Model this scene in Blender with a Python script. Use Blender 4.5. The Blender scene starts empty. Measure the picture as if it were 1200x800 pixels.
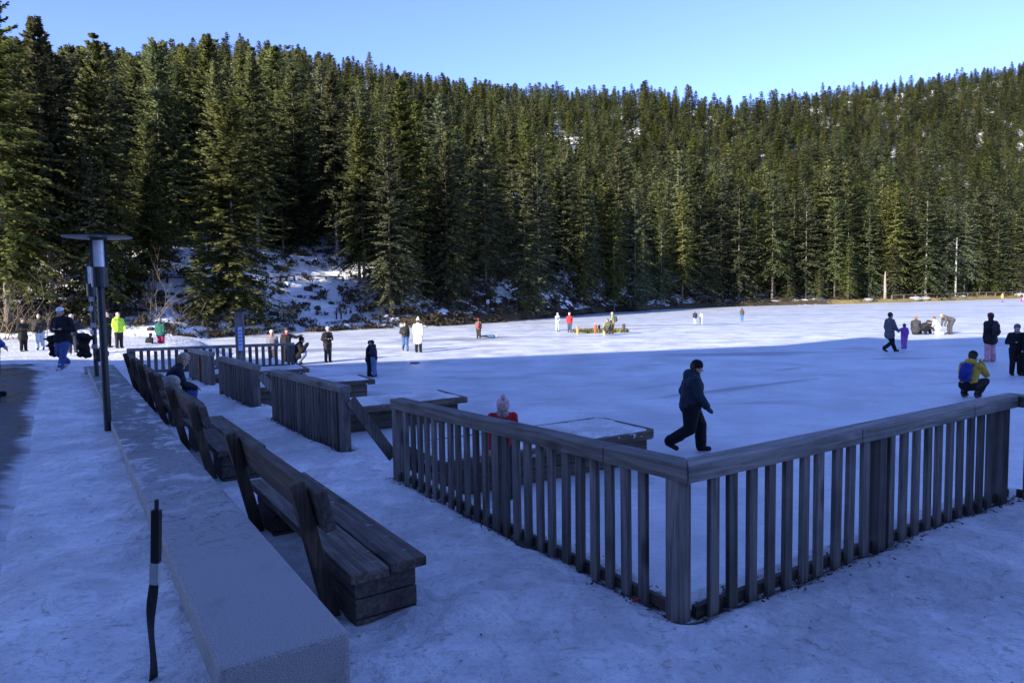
import bpy, bmesh, math, random
import numpy as np
from mathutils import Matrix, Vector, Euler
random.seed(7); RNG = np.random.default_rng(7)
PI = math.pi
SC = bpy.context.scene
COL = SC.collection
R = math.radians

# ------------------------------------------------------------------ camera
PITCH, ROLL, EYE = R(3.79), R(-0.9), 2.8
CAMM = Euler((PI/2 - PITCH, 0, 0)).to_matrix() @ Matrix.Rotation(ROLL, 3, 'Z')
cam_d = bpy.data.cameras.new('camera'); cam = bpy.data.objects.new('camera', cam_d); COL.objects.link(cam)
cam_d.sensor_width = 36; cam_d.lens = 24; cam_d.clip_end = 4000; cam_d.clip_start = 0.05
cam.matrix_world = Matrix.Translation((0, 0, EYE)) @ CAMM.to_4x4()
SC.camera = cam

def ray(u, v):                      # photo pixel (1200 x 800) -> world direction
    return (CAMM @ Vector(((u-600)/800, -(v-400)/800, -1)))
def P(u, v, z):                     # point of the horizontal plane z seen at that pixel
    d = ray(u, v); t = (z-EYE)/d.z
    return Vector((d.x*t, d.y*t, z))
def at_depth(u, v, y):
    d = ray(u, v); t = y/d.y
    return Vector((d.x*t, y, EYE+d.z*t))

# ------------------------------------------------------------------ noise
def _hash(ix, iy, seed):
    h = (ix.astype(np.int64)*374761393 + iy.astype(np.int64)*668265263 + seed*1442695041) & 0xffffffff
    h = ((h ^ (h >> 13))*1274126177) & 0xffffffff
    return ((h ^ (h >> 16)) & 0xffff)/65535.0
def vnoise(x, y, s=1.0, seed=0):
    x = np.asarray(x, float)/s; y = np.asarray(y, float)/s
    ix = np.floor(x); iy = np.floor(y); fx = x-ix; fy = y-iy
    fx = fx*fx*(3-2*fx); fy = fy*fy*(3-2*fy)
    ix = ix.astype(np.int64); iy = iy.astype(np.int64)
    a = _hash(ix, iy, seed); b = _hash(ix+1, iy, seed); c = _hash(ix, iy+1, seed); d = _hash(ix+1, iy+1, seed)
    return (a*(1-fx)+b*fx)*(1-fy) + (c*(1-fx)+d*fx)*fy
def fbm(x, y, s=1.0, seed=0, o=4):
    t = 0; a = .5
    for i in range(o): t = t + a*vnoise(x, y, s/2**i, seed+i*17); a *= .5
    return t/(1-.5**o)
def sstep(a, b, x):
    t = np.clip((np.asarray(x, float)-a)/(b-a), 0, 1); return t*t*(3-2*t)

# ------------------------------------------------------------------ object helpers
def link(o, parent=None):
    COL.objects.link(o)
    if parent is not None: o.parent = parent
    return o
def mesh_np(name, V, F, mat=None, smooth=False):
    me = bpy.data.meshes.new(name)
    V = np.asarray(V, np.float32); 
    if isinstance(F, np.ndarray):
        k = F.shape[1]; n = len(F)
        me.vertices.add(len(V)); me.vertices.foreach_set('co', V.ravel())
        me.loops.add(n*k); me.loops.foreach_set('vertex_index', F.astype(np.int32).ravel())
        me.polygons.add(n); me.polygons.foreach_set('loop_start', np.arange(0, n*k, k, dtype=np.int32))
        me.polygons.foreach_set('loop_total', np.full(n, k, np.int32))
    else:
        me.from_pydata([tuple(v) for v in V], [], F)
    if smooth: me.polygons.foreach_set('use_smooth', np.ones(len(me.polygons), bool))
    me.update(calc_edges=True); me.validate()
    if mat: me.materials.append(mat)
    return me
def obj(name, me, parent=None, loc=None, rot=None):
    o = bpy.data.objects.new(name, me); link(o, parent)
    if loc is not None: o.location = loc
    if rot is not None: o.rotation_euler = rot
    return o
def tag(o, label=None, cat=None, group=None, kind=None):
    if label: o['label'] = label
    if cat: o['category'] = cat
    if group: o['group'] = group
    if kind: o['kind'] = kind
    return o
def thing(name, loc, rz=0, label=None, cat=None, group=None):
    o = bpy.data.objects.new(name, None); link(o); o.location = loc; o.rotation_euler = (0, 0, rz)
    o.empty_display_size = .1
    return tag(o, label, cat, group)

class MB:
    """collects primitives into one bmesh"""
    def __init__(s): s.V = []; s.F = []
    def add(s, V, F):
        k = len(s.V); s.V += [tuple(v) for v in V]; s.F += [tuple(i+k for i in f) for f in F]; return s
    def box(s, lo, hi, M=None, b=0.0):
        bm = bmesh.new(); bmesh.ops.create_cube(bm, size=1)
        sz = [hi[i]-lo[i] for i in range(3)]; c = [(hi[i]+lo[i])/2 for i in range(3)]
        for v in bm.verts: v.co = Vector((v.co.x*sz[0]+c[0], v.co.y*sz[1]+c[1], v.co.z*sz[2]+c[2]))
        if b: bmesh.ops.bevel(bm, geom=bm.edges[:], offset=min(b, min(sz)*.45), segments=2, affect='EDGES', profile=.6)
        if M is not None: bmesh.ops.transform(bm, matrix=M, verts=bm.verts)
        bm.verts.index_update()
        s.add([v.co[:] for v in bm.verts], [[v.index for v in f.verts] for f in bm.faces]); bm.free(); return s
    def beam(s, p, q, w, h, b=0.0, up=(0, 0, 1), twist=0):     # box from p to q; w sideways, h along up
        p = Vector(p); q = Vector(q); x = (q-p); L = x.length; x.normalize(); up = Vector(up)
        y = up.cross(x)
        if y.length < 1e-4: y = Vector((0, 1, 0)).cross(x)
        y.normalize(); z = x.cross(y)
        M = Matrix((x, y, z)).transposed().to_4x4(); M.translation = p
        if twist: M = M @ Matrix.Rotation(twist, 4, 'X')
        return s.box((0, -w/2, -h/2), (L, w/2, h/2), M, b)
    def lathe(s, prof, n=20, M=None):            # prof: list of (r,z), closed at ends
        V = []; F = []
        for r, z in prof:
            for k in range(n):
                a = 2*PI*k/n; V.append((r*math.cos(a), r*math.sin(a), z))
        m = len(prof)
        for i in range(m-1):
            for k in range(n):
                F.append((i*n+k, i*n+(k+1) % n, (i+1)*n+(k+1) % n, (i+1)*n+k))
        F.append(tuple(range(n-1, -1, -1))); F.append(tuple((m-1)*n+k for k in range(n)))
        if M is not None: V = [tuple(M @ Vector(v)) for v in V]
        return s.add(V, F)
    def tube(s, pts, rads, n=8):
        V = []; F = []; m = len(pts); pts = [Vector(p) for p in pts]
        for i, p in enumerate(pts):
            d = (pts[min(i+1, m-1)]-pts[max(i-1, 0)]).normalized()
            a = d.orthogonal().normalized() if i == 0 else (a - d*a.dot(d)).normalized()
            c = d.cross(a)
            for k in range(n):
                t = 2*PI*k/n; V.append(tuple(p+(a*math.cos(t)+c*math.sin(t))*rads[i]))
        for i in range(m-1):
            for k in range(n): F.append((i*n+k, i*n+(k+1) % n, (i+1)*n+(k+1) % n, (i+1)*n+k))
        F.append(tuple(range(n-1, -1, -1))); F.append(tuple((m-1)*n+k for k in range(n)))
        return s.add(V, F)
    def cap(s, p, r0, q, r1, n=10):               # closed tapered capsule
        p = Vector(p); q = Vector(q); d = q-p
        if d.length < 1e-5: d = Vector((0, 0, 1e-3)); q = p+d
        d.normalize(); a = d.orthogonal().normalized(); c = d.cross(a)
        V = []; F = []; rings = []
        for k in (-80, -50, -20, 0): rings.append((p + d*math.sin(R(k))*r0, r0*math.cos(R(k))))
        for k in (0, 20, 50, 80): rings.append((q + d*math.sin(R(k))*r1, r1*math.cos(R(k))))
        for cpt, r in rings:
            for k in range(n):
                t = 2*PI*k/n; V.append(tuple(cpt+(a*math.cos(t)+c*math.sin(t))*r))
        m = len(rings)
        for i in range(m-1):
            for k in range(n): F.append((i*n+k, i*n+(k+1) % n, (i+1)*n+(k+1) % n, (i+1)*n+k))
        F.append(tuple(range(n-1, -1, -1))); F.append(tuple((m-1)*n+k for k in range(n)))
        return s.add(V, F)
    def ell(s, c, rad, M3=None, n=14, m=8):
        V = []; F = []
        for i in range(m+1):
            ph = -PI/2*.985 + PI*.985*i/m
            for k in range(n):
                t = 2*PI*k/n; v = Vector((rad[0]*math.cos(ph)*math.cos(t), rad[1]*math.cos(ph)*math.sin(t), rad[2]*math.sin(ph)))
                if M3 is not None: v = M3 @ v
                V.append(tuple(Vector(c)+v))
        for i in range(m):
            for k in range(n): F.append((i*n+k, i*n+(k+1) % n, (i+1)*n+(k+1) % n, (i+1)*n+k))
        F.append(tuple(range(n-1, -1, -1))); F.append(tuple(m*n+k for k in range(n)))
        return s.add(V, F)
    def mesh(s, name, mat, smooth=False):
        me = bpy.data.meshes.new(name); me.from_pydata(s.V, [], s.F)
        bm = bmesh.new(); bm.from_mesh(me); bmesh.ops.recalc_face_normals(bm, faces=bm.faces); bm.to_mesh(me); bm.free()
        if smooth: me.polygons.foreach_set('use_smooth', np.ones(len(me.polygons), bool))
        me.update()
        if mat: me.materials.append(mat)
        return me
    def build(s, name, mat, parent=None, loc=None, rot=None, smooth=False):
        return obj(name, s.mesh(name, mat, smooth), parent, loc, rot)

REMESH = []
def build_blob(mb, name, mat, parent, voxel, it=2):
    o = mb.build(name, mat, parent, smooth=True)
    m = o.modifiers.new('r', 'REMESH'); m.mode = 'VOXEL'; m.voxel_size = voxel; m.use_smooth_shade = True
    m2 = o.modifiers.new('s', 'SMOOTH'); m2.iterations = it; m2.factor = .5
    REMESH.append(o); return o

# ------------------------------------------------------------------ materials
class NT:
    def __init__(s, name):
        s.m = bpy.data.materials.new(name); s.m.use_nodes = True; s.t = s.m.node_tree; s.n = s.t.nodes; s.n.clear()
        s.out = s.n.new('ShaderNodeOutputMaterial'); s.b = s.n.new('ShaderNodeBsdfPrincipled')
        s.t.links.new(s.b.outputs[0], s.out.inputs[0])
    def set(s, sock, v):
        if hasattr(v, 'is_output') or isinstance(v, bpy.types.NodeSocket): s.t.links.new(v, sock)
        else: sock.default_value = v
    def coord(s, kind='Object', scale=(1, 1, 1), rot=(0, 0, 0), rnd=False):
        if kind == 'World':
            g = s.n.new('ShaderNodeNewGeometry'); v = g.outputs['Position']
        else:
            g = s.n.new('ShaderNodeTexCoord'); v = g.outputs[kind]
        mp = s.n.new('ShaderNodeMapping'); s.t.links.new(v, mp.inputs['Vector'])
        mp.inputs['Scale'].default_value = scale; mp.inputs['Rotation'].default_value = rot
        if rnd:
            oi = s.n.new('ShaderNodeObjectInfo'); c = s.n.new('ShaderNodeVectorMath'); c.operation = 'SCALE'
            c.inputs[0].default_value = (37, 53, 71); s.t.links.new(oi.outputs['Random'], c.inputs['Scale'])
            s.t.links.new(c.outputs[0], mp.inputs['Location'])
        return mp.outputs[0]
    def noise(s, v, scale, detail=4, rough=.55, dist=0.0):
        n = s.n.new('ShaderNodeTexNoise'); s.t.links.new(v, n.inputs['Vector'])
        n.inputs['Scale'].default_value = scale; n.inputs['Detail'].default_value = detail; n.inputs['Roughness'].default_value = rough
        n.inputs['Distortion'].default_value = dist
        return n.outputs['Fac']
    def voro(s, v, scale, feature='F1'):
        n = s.n.new('ShaderNodeTexVoronoi'); n.feature = feature; s.t.links.new(v, n.inputs['Vector']); n.inputs['Scale'].default_value = scale
        return n.outputs['Distance']
    def ramp(s, f, a, b, lo=0.0, hi=1.0):
        r = s.n.new('ShaderNodeMapRange'); r.interpolation_type = 'SMOOTHSTEP'; s.set(r.inputs[0], f)
        for i, x in zip((1, 2, 3, 4), (a, b, lo, hi)): r.inputs[i].default_value = x
        return r.outputs[0]
    def math(s, op, a, b=0.0):
        n = s.n.new('ShaderNodeMath'); n.operation = op; s.set(n.inputs[0], a); s.set(n.inputs[1], b); return n.outputs[0]
    def mix(s, f, a, b):
        n = s.n.new('ShaderNodeMix'); n.data_type = 'RGBA'; s.set(n.inputs[0], f)
        for i, c in ((6, a), (7, b)):
            if isinstance(c, tuple): n.inputs[i].default_value = (*c, 1) if len(c) == 3 else c
            else: s.t.links.new(c, n.inputs[i])
        return n.outputs[2]
    def attr(s, name):
        n = s.n.new('ShaderNodeAttribute'); n.attribute_name = name; return n.outputs['Fac']
    def rand(s):
        return s.n.new('ShaderNodeObjectInfo').outputs['Random']
    def xyz(s, v):
        n = s.n.new('ShaderNodeSeparateXYZ'); s.t.links.new(v, n.inputs[0]); return n.outputs
    def bump(s, h, strength=.3, dist=.02, prev=None):
        n = s.n.new('ShaderNodeBump'); n.inputs['Strength'].default_value = strength; n.inputs['Distance'].default_value = dist
        s.set(n.inputs['Height'], h)
        if prev is not None: s.t.links.new(prev, n.inputs['Normal'])
        return n.outputs[0]
    def fin(s, col, rough=.7, normal=None, spec=.3, metal=0.0):
        s.set(s.b.inputs['Base Color'], col if not isinstance(col, tuple) else (*col[:3], 1))
        s.set(s.b.inputs['Roughness'], rough); s.b.inputs['Specular IOR Level'].default_value = spec
        s.b.inputs['Metallic'].default_value = metal
        if normal is not None: s.t.links.new(normal, s.b.inputs['Normal'])
        return s.m

def m_wood(name, dark, light, axis, moss=0.0):
    t = NT(name); sc = [26, 26, 26]; sc[axis] = 1.3
    v = t.coord('Object', tuple(sc), rnd=True); v1 = t.coord('Object', rnd=True)
    g = t.noise(v, 1.0, 6, .62, .6); big = t.noise(v1, 2.2, 3); fine = t.noise(v, 4.0, 3, .7)
    kn = t.voro(t.coord('Object', tuple(3.0 if i != axis else 1.1 for i in range(3)), rnd=True), 1.0)
    c = t.mix(t.ramp(g, .32, .72), dark, light)
    c = t.mix(t.ramp(big, .45, .75, 0, .55), c, tuple(x*.55 for x in dark))
    c = t.mix(t.ramp(fine, .62, .72, 0, .5), c, tuple(x*.35 for x in dark))
    c = t.mix(t.ramp(kn, .20, .06, 0, .85), c, tuple(x*.4 for x in dark))
    hv = t.n.new('ShaderNodeHueSaturation'); t.set(hv.inputs['Value'], t.ramp(t.rand(), 0, 1, .68, 1.32)); t.t.links.new(c, hv.inputs['Color']); c = hv.outputs[0]
    if moss: c = t.mix(t.ramp(t.noise(v1, 9, 5), .62, .7, 0, moss), c, (.75, .77, .8))
    n = t.bump(g, .45, .012); n = t.bump(fine, .3, .006, n)
    return t.fin(c, .72, n, .25)
WD = dict(dark=(.075, .068, .064), light=(.19, .172, .16))
WOODZ = m_wood('weathered_timber_upright', WD['dark'], WD['light'], 2)
WOODX = m_wood('weathered_timber_lengthwise', (.10, .092, .086), (.24, .22, .205), 0)
WOODX_S = m_wood('snow_dusted_timber', (.075, .06, .048), (.17, .14, .11), 0, .5)
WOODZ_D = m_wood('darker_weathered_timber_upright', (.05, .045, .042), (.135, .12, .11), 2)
BENCHX = m_wood('dark_bench_timber', (.042, .034, .028), (.115, .095, .08), 0)
BENCHZ = m_wood('dark_bench_timber_upright', (.042, .030, .022), (.10, .075, .055), 2)
BENCHW = m_wood('frost_worn_bench_timber', (.05, .041, .034), (.15, .125, .105), 0, .2)

def m_snow(name, dirt=.35, grey=.3, detail=1.0):
    t = NT(name); v = t.coord('World')
    a = t.noise(v, .55, 5, .6); b = t.noise(v, 2.6, 6, .62, .4); c = t.noise(v, 11, 5, .6); f = t.noise(v, 55, 4, .65); g = t.noise(v, 4.2, 6, .72, 1.2)
    col = t.mix(t.ramp(b, .35, .7), (.56, .565, .58), (.78, .785, .79))
    col = t.mix(t.ramp(a, .42, .66, 0, grey), col, (.34, .345, .355))
    col = t.mix(t.ramp(t.noise(t.coord('World', (1, 2.2, 1), (0, 0, R(33))), 6.5, 6, .7, .9), .56, .74, 0, grey*1.6), col, (.24, .235, .235))
    col = t.mix(t.math('MULTIPLY', t.ramp(g, .55, .74), dirt), col, (.19, .155, .12))
    col = t.mix(t.math('MULTIPLY', t.ramp(f, .63, .72), dirt*1.5), col, (.10, .08, .06))
    col = t.mix(t.math('MULTIPLY', t.ramp(t.noise(v, 24, 5, .7), .62, .74), dirt*1.2), col, (.13, .10, .075))
    w2 = t.noise(v, 17, 6, .78, .3)
    col = t.mix(t.ramp(w2, .50, .68, 0, .55), col, (.31, .315, .325))
    col = t.mix(t.ramp(t.noise(v, 5.5, 6, .75, 1.5), .57, .66, 0, dirt*1.1), col, (.20, .175, .15))
    dents = t.voro(t.coord('World', (1, 1, .2)), 6.5); dents2 = t.voro(t.coord('World', (1, 1, .2), (0, 0, 1)), 14)
    att = t.attr('soil')
    col = t.mix(t.ramp(t.math('ADD', att, t.math('MULTIPLY', t.math('SUBTRACT', c, .5), 1.1)), .45, .7), col, (.045, .036, .028))
    n = t.bump(c, .6*detail, .05); n = t.bump(f, .6*detail, .02, n); n = t.bump(b, .6*detail, .12, n); n = t.bump(dents, .5*detail, .06, n); n = t.bump(dents2, .25*detail, .02, n)
    return t.fin(col, t.ramp(b, .3, .7, .42, .75), n, .35)
SNOW = m_snow('trodden_snow', .5, .5)
SNOWC = m_snow('old_snow_layer', .5, .9, .9)

def m_ice():
    t = NT('snow_covered_ice'); v = t.coord('World'); vs = t.coord('World', (.045, .22, 1), (0, 0, R(8)))
    a = t.noise(v, .06, 6, .62, .6); b = t.noise(v, .5, 6, .65, .5); c = t.noise(v, 4.5, 5, .65); st = t.noise(vs, 1.0, 4, .55, .4); f = t.noise(v, 22, 4, .6)
    y = t.xyz(v)[1]
    col = t.mix(t.ramp(b, .33, .66), (.44, .46, .49), (.66, .675, .69))
    col = t.mix(t.ramp(a, .44, .64, 0, .65), col, (.46, .49, .53))
    col = t.mix(t.ramp(t.noise(t.coord('World', (.35, 1.3, 1), (0, 0, R(6))), .9, 6, .7, .7), .54, .70, 0, .55), col, (.42, .45, .49))
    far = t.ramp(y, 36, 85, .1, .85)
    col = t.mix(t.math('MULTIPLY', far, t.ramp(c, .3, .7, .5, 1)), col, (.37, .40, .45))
    col = t.mix(t.ramp(st, .57, .66, 0, .9), col, (.25, .265, .29))
    col = t.mix(t.ramp(t.noise(v, 9, 6, .7, .8), .63, .74, 0, .55), col, (.36, .38, .41))
    col = t.mix(t.ramp(c, .5, .72, 0, .35), col, (.40, .42, .45))
    col = t.mix(t.ramp(f, .54, .70, 0, .4), col, (.34, .355, .38))
    col = t.mix(t.ramp(t.noise(v, 2.2, 6, .75, .8), .52, .70, 0, .45), col, (.36, .38, .41))
    def streak(p, q, wd, amt, dark):
        nonlocal col
        mp = t.n.new('ShaderNodeMapping'); mp.vector_type = 'TEXTURE'; g_ = t.n.new('ShaderNodeNewGeometry'); t.t.links.new(g_.outputs['Position'], mp.inputs['Vector'])
        d = q-p; mp.inputs['Location'].default_value = ((p.x+q.x)/2, (p.y+q.y)/2, 0); mp.inputs['Rotation'].default_value = (0, 0, math.atan2(d.y, d.x)); mp.inputs['Scale'].default_value = (d.length/2, wd, 1)
        ln = t.n.new('ShaderNodeVectorMath'); ln.operation = 'LENGTH'; t.t.links.new(mp.outputs[0], ln.inputs[0])
        m_ = t.math('ADD', ln.outputs['Value'], t.math('MULTIPLY', t.math('SUBTRACT', b, .5), 1.6))
        col = t.mix(t.ramp(m_, 1.0, .25, 0, amt), col, dark)
    D_ = (.20, .215, .235)
    streak(P(705, 474, 0), P(1010, 437, 0), .30, .75, D_); streak(P(985, 421, 0), P(1125, 419, 0), .55, .7, D_); streak(P(905, 435, 0), P(950, 429, 0), .35, .55, D_); streak(P(730, 458, 0), P(800, 448, 0), .25, .4, D_); streak(P(1080, 452, 0), P(1140, 446, 0), .3, -.0+.3, D_)
    for sx, rt_, th in ((2.2, 25, .665), (2.6, -38, .67), (2.4, 80, .67)):
        scr = t.noise(t.coord('World', (.10, sx, 1), (0, 0, R(rt_))), 3.0, 2, .5, .2); col = t.mix(t.ramp(scr, th, th+.03, 0, .35), col, (.74, .755, .77))
    n = t.bump(c, .7, .05); n = t.bump(f, .6, .02, n); n = t.bump(b, .5, .1, n)
    return t.fin(col, t.ramp(b, .35, .65, .32, .6), n, .35)
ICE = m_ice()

def m_hill():
    t = NT('wooded_slope_snow_and_litter'); v = t.coord('World')
    a = t.noise(v, .16, 5, .6, .5); b = t.noise(v, .75, 5, .65, .6); c = t.noise(v, 3, 5, .6)
    bare = t.attr('bare'); gold = t.attr('gold')
    litter = t.mix(b, (.035, .028, .018), (.085, .065, .035))
    snow = t.mix(c, (.62, .64, .66), (.82, .83, .84))
    m = t.math('ADD', t.math('ADD', t.math('MULTIPLY', a, .55), t.math('MULTIPLY', b, .75)), t.math('MULTIPLY', bare, .8))
    col = t.mix(t.ramp(m, .78, .86), snow, litter)
    grass = t.mix(t.ramp(c, .3, .7), (.13, .095, .03), (.27, .21, .08))
    col = t.mix(t.ramp(t.math('ADD', gold, t.math('MULTIPLY', t.math('SUBTRACT', b, .5), .9)), .45, .6), col, grass)
    n = t.bump(b, .8, .4); n = t.bump(c, .6, .12, n)
    return t.fin(col, .85, n, .1)
HILL = m_hill()

def m_asphalt():
    t = NT('icy_asphalt'); v = t.coord('World'); vs = t.coord('World', (.8, 3.2, 1), (0, 0, R(-56)))
    a = t.noise(v, 1.1, 5, .6); b = t.noise(vs, 2.4, 5, .6, .5); f = t.noise(v, 120, 3, .6)
    base = t.mix(f, (.035, .034, .034), (.075, .072, .07))
    edge = t.attr('edge')
    m = t.math('ADD', t.math('MULTIPLY', t.math('ADD', a, b), .5), t.math('MULTIPLY', edge, .5))
    col = t.mix(t.ramp(m, .66, .95), base, (.45, .46, .48))
    n = t.bump(f, .4, .006); n = t.bump(b, .4, .03, n)
    return t.fin(col, t.ramp(a, .35, .6, .25, .6), n, .5)
ASPH = m_asphalt()

def m_granite():
    t = NT('speckled_granite'); v = t.coord('Object')
    f = t.noise(v, 210, 3, .75); f2 = t.noise(v, 85, 3, .6); x = t.xyz(v)
    col = t.mix(t.ramp(f, .36, .64), (.13, .13, .13), (.42, .415, .41))
    col = t.mix(t.ramp(f2, .6, .7, 0, .7), col, (.05, .05, .05))
    b = t.noise(v, 2.3, 6, .7, 1.1)
    stain = t.ramp(t.math('ABSOLUTE', t.math('SUBTRACT', t.noise(v, 2.6, 4, .6, 1.5), .5)), .0, .018, .75, 0)
    col = t.mix(t.math('MULTIPLY', stain, t.ramp(x[0], 1.0, 2.2)), col, (.045, .045, .045))
    col = t.mix(t.ramp(t.noise(v, 1.6, 4), .55, .75, 0, .5), col, (.07, .068, .066))
    top = t.ramp(t.xyz(t.n.new('ShaderNodeNewGeometry').outputs['Normal'])[2], .6, .9)
    sn = t.math('MULTIPLY', t.math('MULTIPLY', t.ramp(t.math('ADD', b, t.math('MULTIPLY', t.noise(v, 14, 5, .7), .25)), .635, .76), t.ramp(x[0], 1.2, 4.2)), top)
    col = t.mix(t.math('MULTIPLY', sn, .62), col, (.60, .61, .63))
    col = t.mix(t.math('MULTIPLY', t.ramp(x[0], 3, 6, 0, .55), t.math('MULTIPLY', top, t.math('SUBTRACT', 1.0, sn))), col, (.05, .052, .055))
    n = t.bump(f, .5, .004); n = t.bump(f2, .3, .006, n); n = t.bump(sn, .25, .01, n)
    return t.fin(col, t.ramp(f, .3, .7, .55, .8), n, .35)
GRANITE = m_granite()

def m_leaf(name, dark, light, bright=1.0):
    t = NT(name); v = t.coord('Object'); c = t.noise(v, .9, 3, .6); c2 = t.noise(v, 6, 3)
    col = t.mix(t.ramp(t.math('ADD', t.math('MULTIPLY', c, .5), t.math('MULTIPLY', c2, .5)), .35, .65), dark, light)
    r = t.rand()
    hv = t.n.new('ShaderNodeHueSaturation'); t.set(hv.inputs['Value'], t.ramp(r, 0, 1, .68*bright, 1.3*bright))
    t.set(hv.inputs['Hue'], t.ramp(t.math('FRACT', t.math('MULTIPLY', r, 7.31)), 0, 1, .485, .512))
    t.set(hv.inputs['Saturation'], t.ramp(t.math('FRACT', t.math('MULTIPLY', r, 3.77)), 0, 1, .68, .98))
    t.t.links.new(col, hv.inputs['Color'])
    m = t.fin(hv.outputs[0], .65, None, .08)
    tr = t.n.new('ShaderNodeBsdfTranslucent'); t.t.links.new(hv.outputs[0], tr.inputs['Color']); mx = t.n.new('ShaderNodeMixShader'); mx.inputs[0].default_value = .36
    t.t.links.new(t.b.outputs[0], mx.inputs[1]); t.t.links.new(tr.outputs[0], mx.inputs[2]); t.t.links.new(mx.outputs[0], t.out.inputs[0])
    return m
NEEDLE = m_leaf('spruce_needles', (.078, .090, .020), (.150, .158, .040))
NEEDLE2 = m_leaf('fir_needles', (.068, .088, .026), (.128, .145, .045))
BUSHM = m_leaf('heath_and_twigs', (.035, .028, .018), (.095, .07, .042))
def m_plain(name, col, rough=.7, var=.25, scale=20, spec=.25, metal=0.0, bump=.15):
    t = NT(name); v = t.coord('Object', rnd=True); f = t.noise(v, scale, 4, .6)
    c = t.mix(t.ramp(f, .3, .7), tuple(x*(1-var) for x in col), tuple(min(1, x*(1+var)) for x in col))
    return t.fin(c, rough, t.bump(f, bump, .01), spec, metal)
BARK = m_plain('grey_bark', (.14, .115, .095), .9, .5, 9, .1, 0, .6)
BARKL = m_plain('pale_bark', (.25, .22, .19), .9, .4, 9, .1, 0, .5)
TWIG = m_plain('bare_twigs', (.15, .115, .08), .9, .3, 9, .1)
ROCK = m_plain('dark_rock', (.06, .056, .05), .9, .5, 3, .2, 0, .6)
POLEM = m_plain('anthracite_paint', (.018, .020, .024), .42, .2, 30, .5)
BLACKM = m_plain('black_plastic', (.010, .010, .012), .45, .2, 30, .5)
SHEENM = m_plain('disc_underside_glimmer', (.17, .18, .20), .4, .15, 6, .5)  # glimmer under the lamp disc, put in as a paler colour
WHITEM = m_plain('white_band', (.36, .37, .39), .5, .1, 30, .4)
_cl = {}
def m_cloth(name, col):
    t = NT(name); v = t.coord('Object', (1, 1, .55), rnd=True); f = t.noise(v, 13, 4, .6, .8); g = t.noise(v, 60, 3)
    c = t.mix(t.ramp(f, .3, .7), tuple(x*.72 for x in col), tuple(min(1, x*1.25) for x in col))
    return t.fin(c, .8, t.bump(g, .2, .004, t.bump(f, .9, .035)), .2)
def cloth(col):
    if col not in _cl: _cl[col] = m_cloth('cloth_%d' % len(_cl), col)
    return _cl[col]
SKIN = m_plain('skin', (.42, .26, .19), .55, .1, 25, .35)
def m_glass():
    t = NT('frosted_lamp_glass'); v = t.coord('Object')
    return t.fin(t.mix(t.ramp(t.noise(v, 5), .3, .7), (.62, .64, .66), (.78, .80, .82)), .22, None, .6)
LGLASS = m_glass()

# ------------------------------------------------------------------ world, sun
SUN_AZ = Vector((-.66, -.75)).normalized(); SUN_EL = R(21)
w = bpy.data.worlds.new('World'); SC.world = w; w.use_nodes = True
wn = w.node_tree.nodes; bg = wn.get('Background') or wn.new('ShaderNodeBackground')
sky = wn.new('ShaderNodeTexSky'); sky.sky_type = 'NISHITA'; sky.sun_disc = False
sky.sun_elevation = SUN_EL; sky.sun_rotation = math.atan2(SUN_AZ.x, SUN_AZ.y) % (2*PI)
sky.altitude = 2000; sky.air_density = .85; sky.dust_density = 0.0; sky.ozone_density = 4.5
tint = wn.new('ShaderNodeMix'); tint.data_type = 'RGBA'; tint.blend_type = 'MULTIPLY'; tint.inputs[0].default_value = 1; tint.inputs[7].default_value = (1.0, .84, 1.06, 1)   # camera white balance
w.node_tree.links.new(sky.outputs[0], tint.inputs[6]); w.node_tree.links.new(tint.outputs[2], bg.inputs[0]); bg.inputs[1].default_value = .15
sl = bpy.data.lights.new('sun', 'SUN'); sl.energy = 4.0; sl.angle = R(.53); sl.color = (1, .93, .82)
so = bpy.data.objects.new('sun', sl); link(so)
to_sun = Vector((SUN_AZ.x*math.cos(SUN_EL), SUN_AZ.y*math.cos(SUN_EL), math.sin(SUN_EL)))
so.rotation_euler = (-to_sun).to_track_quat('-Z', 'Y').to_euler(); so.location = (-60, -60, 80)
SC.view_settings.view_transform = 'Standard'; SC.view_settings.look = 'None'; SC.view_settings.gamma = 1
SC.view_settings.exposure = 1.68
SC.cycles.max_bounces = 6; SC.cycles.diffuse_bounces = 3; SC.cycles.glossy_bounces = 2; SC.cycles.transparent_max_bounces = 4
SC.cycles.use_denoising = True

# ------------------------------------------------------------------ plan of the shore
W0 = Vector((-.755, 3.18)); AL = Vector((-.552, .834)).normalized(); NR = Vector((AL.y, -AL.x))   # wall: along, lakeward normal
def wa(a, n, z=0): q = W0+AL*a+NR*n; return Vector((q.x, q.y, z))
def an(x, y):
    dx = np.asarray(x)-W0.x; dy = np.asarray(y)-W0.y
    return dx*AL.x+dy*AL.y, dx*NR.x+dy*NR.y
TZ = .5                                       # terrace level
A0 = P(467, 556, TZ); CORN = P(805, 722, TZ); B1 = P(1183, 577, TZ)
D0 = P(324, 490, TZ); D1 = P(408, 529, TZ); E0 = P(261, 460, TZ); E1 = P(303, 476, TZ); F0 = P(225, 442, TZ); F1 = P(250, 451, TZ)
G0 = P(150, 437, TZ); G1 = P(346, 428, TZ)
Bd = (B1-CORN).normalized(); Cd = Vector((Bd.y, -Bd.x, 0)); C1 = B1+Cd*3.0
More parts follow.
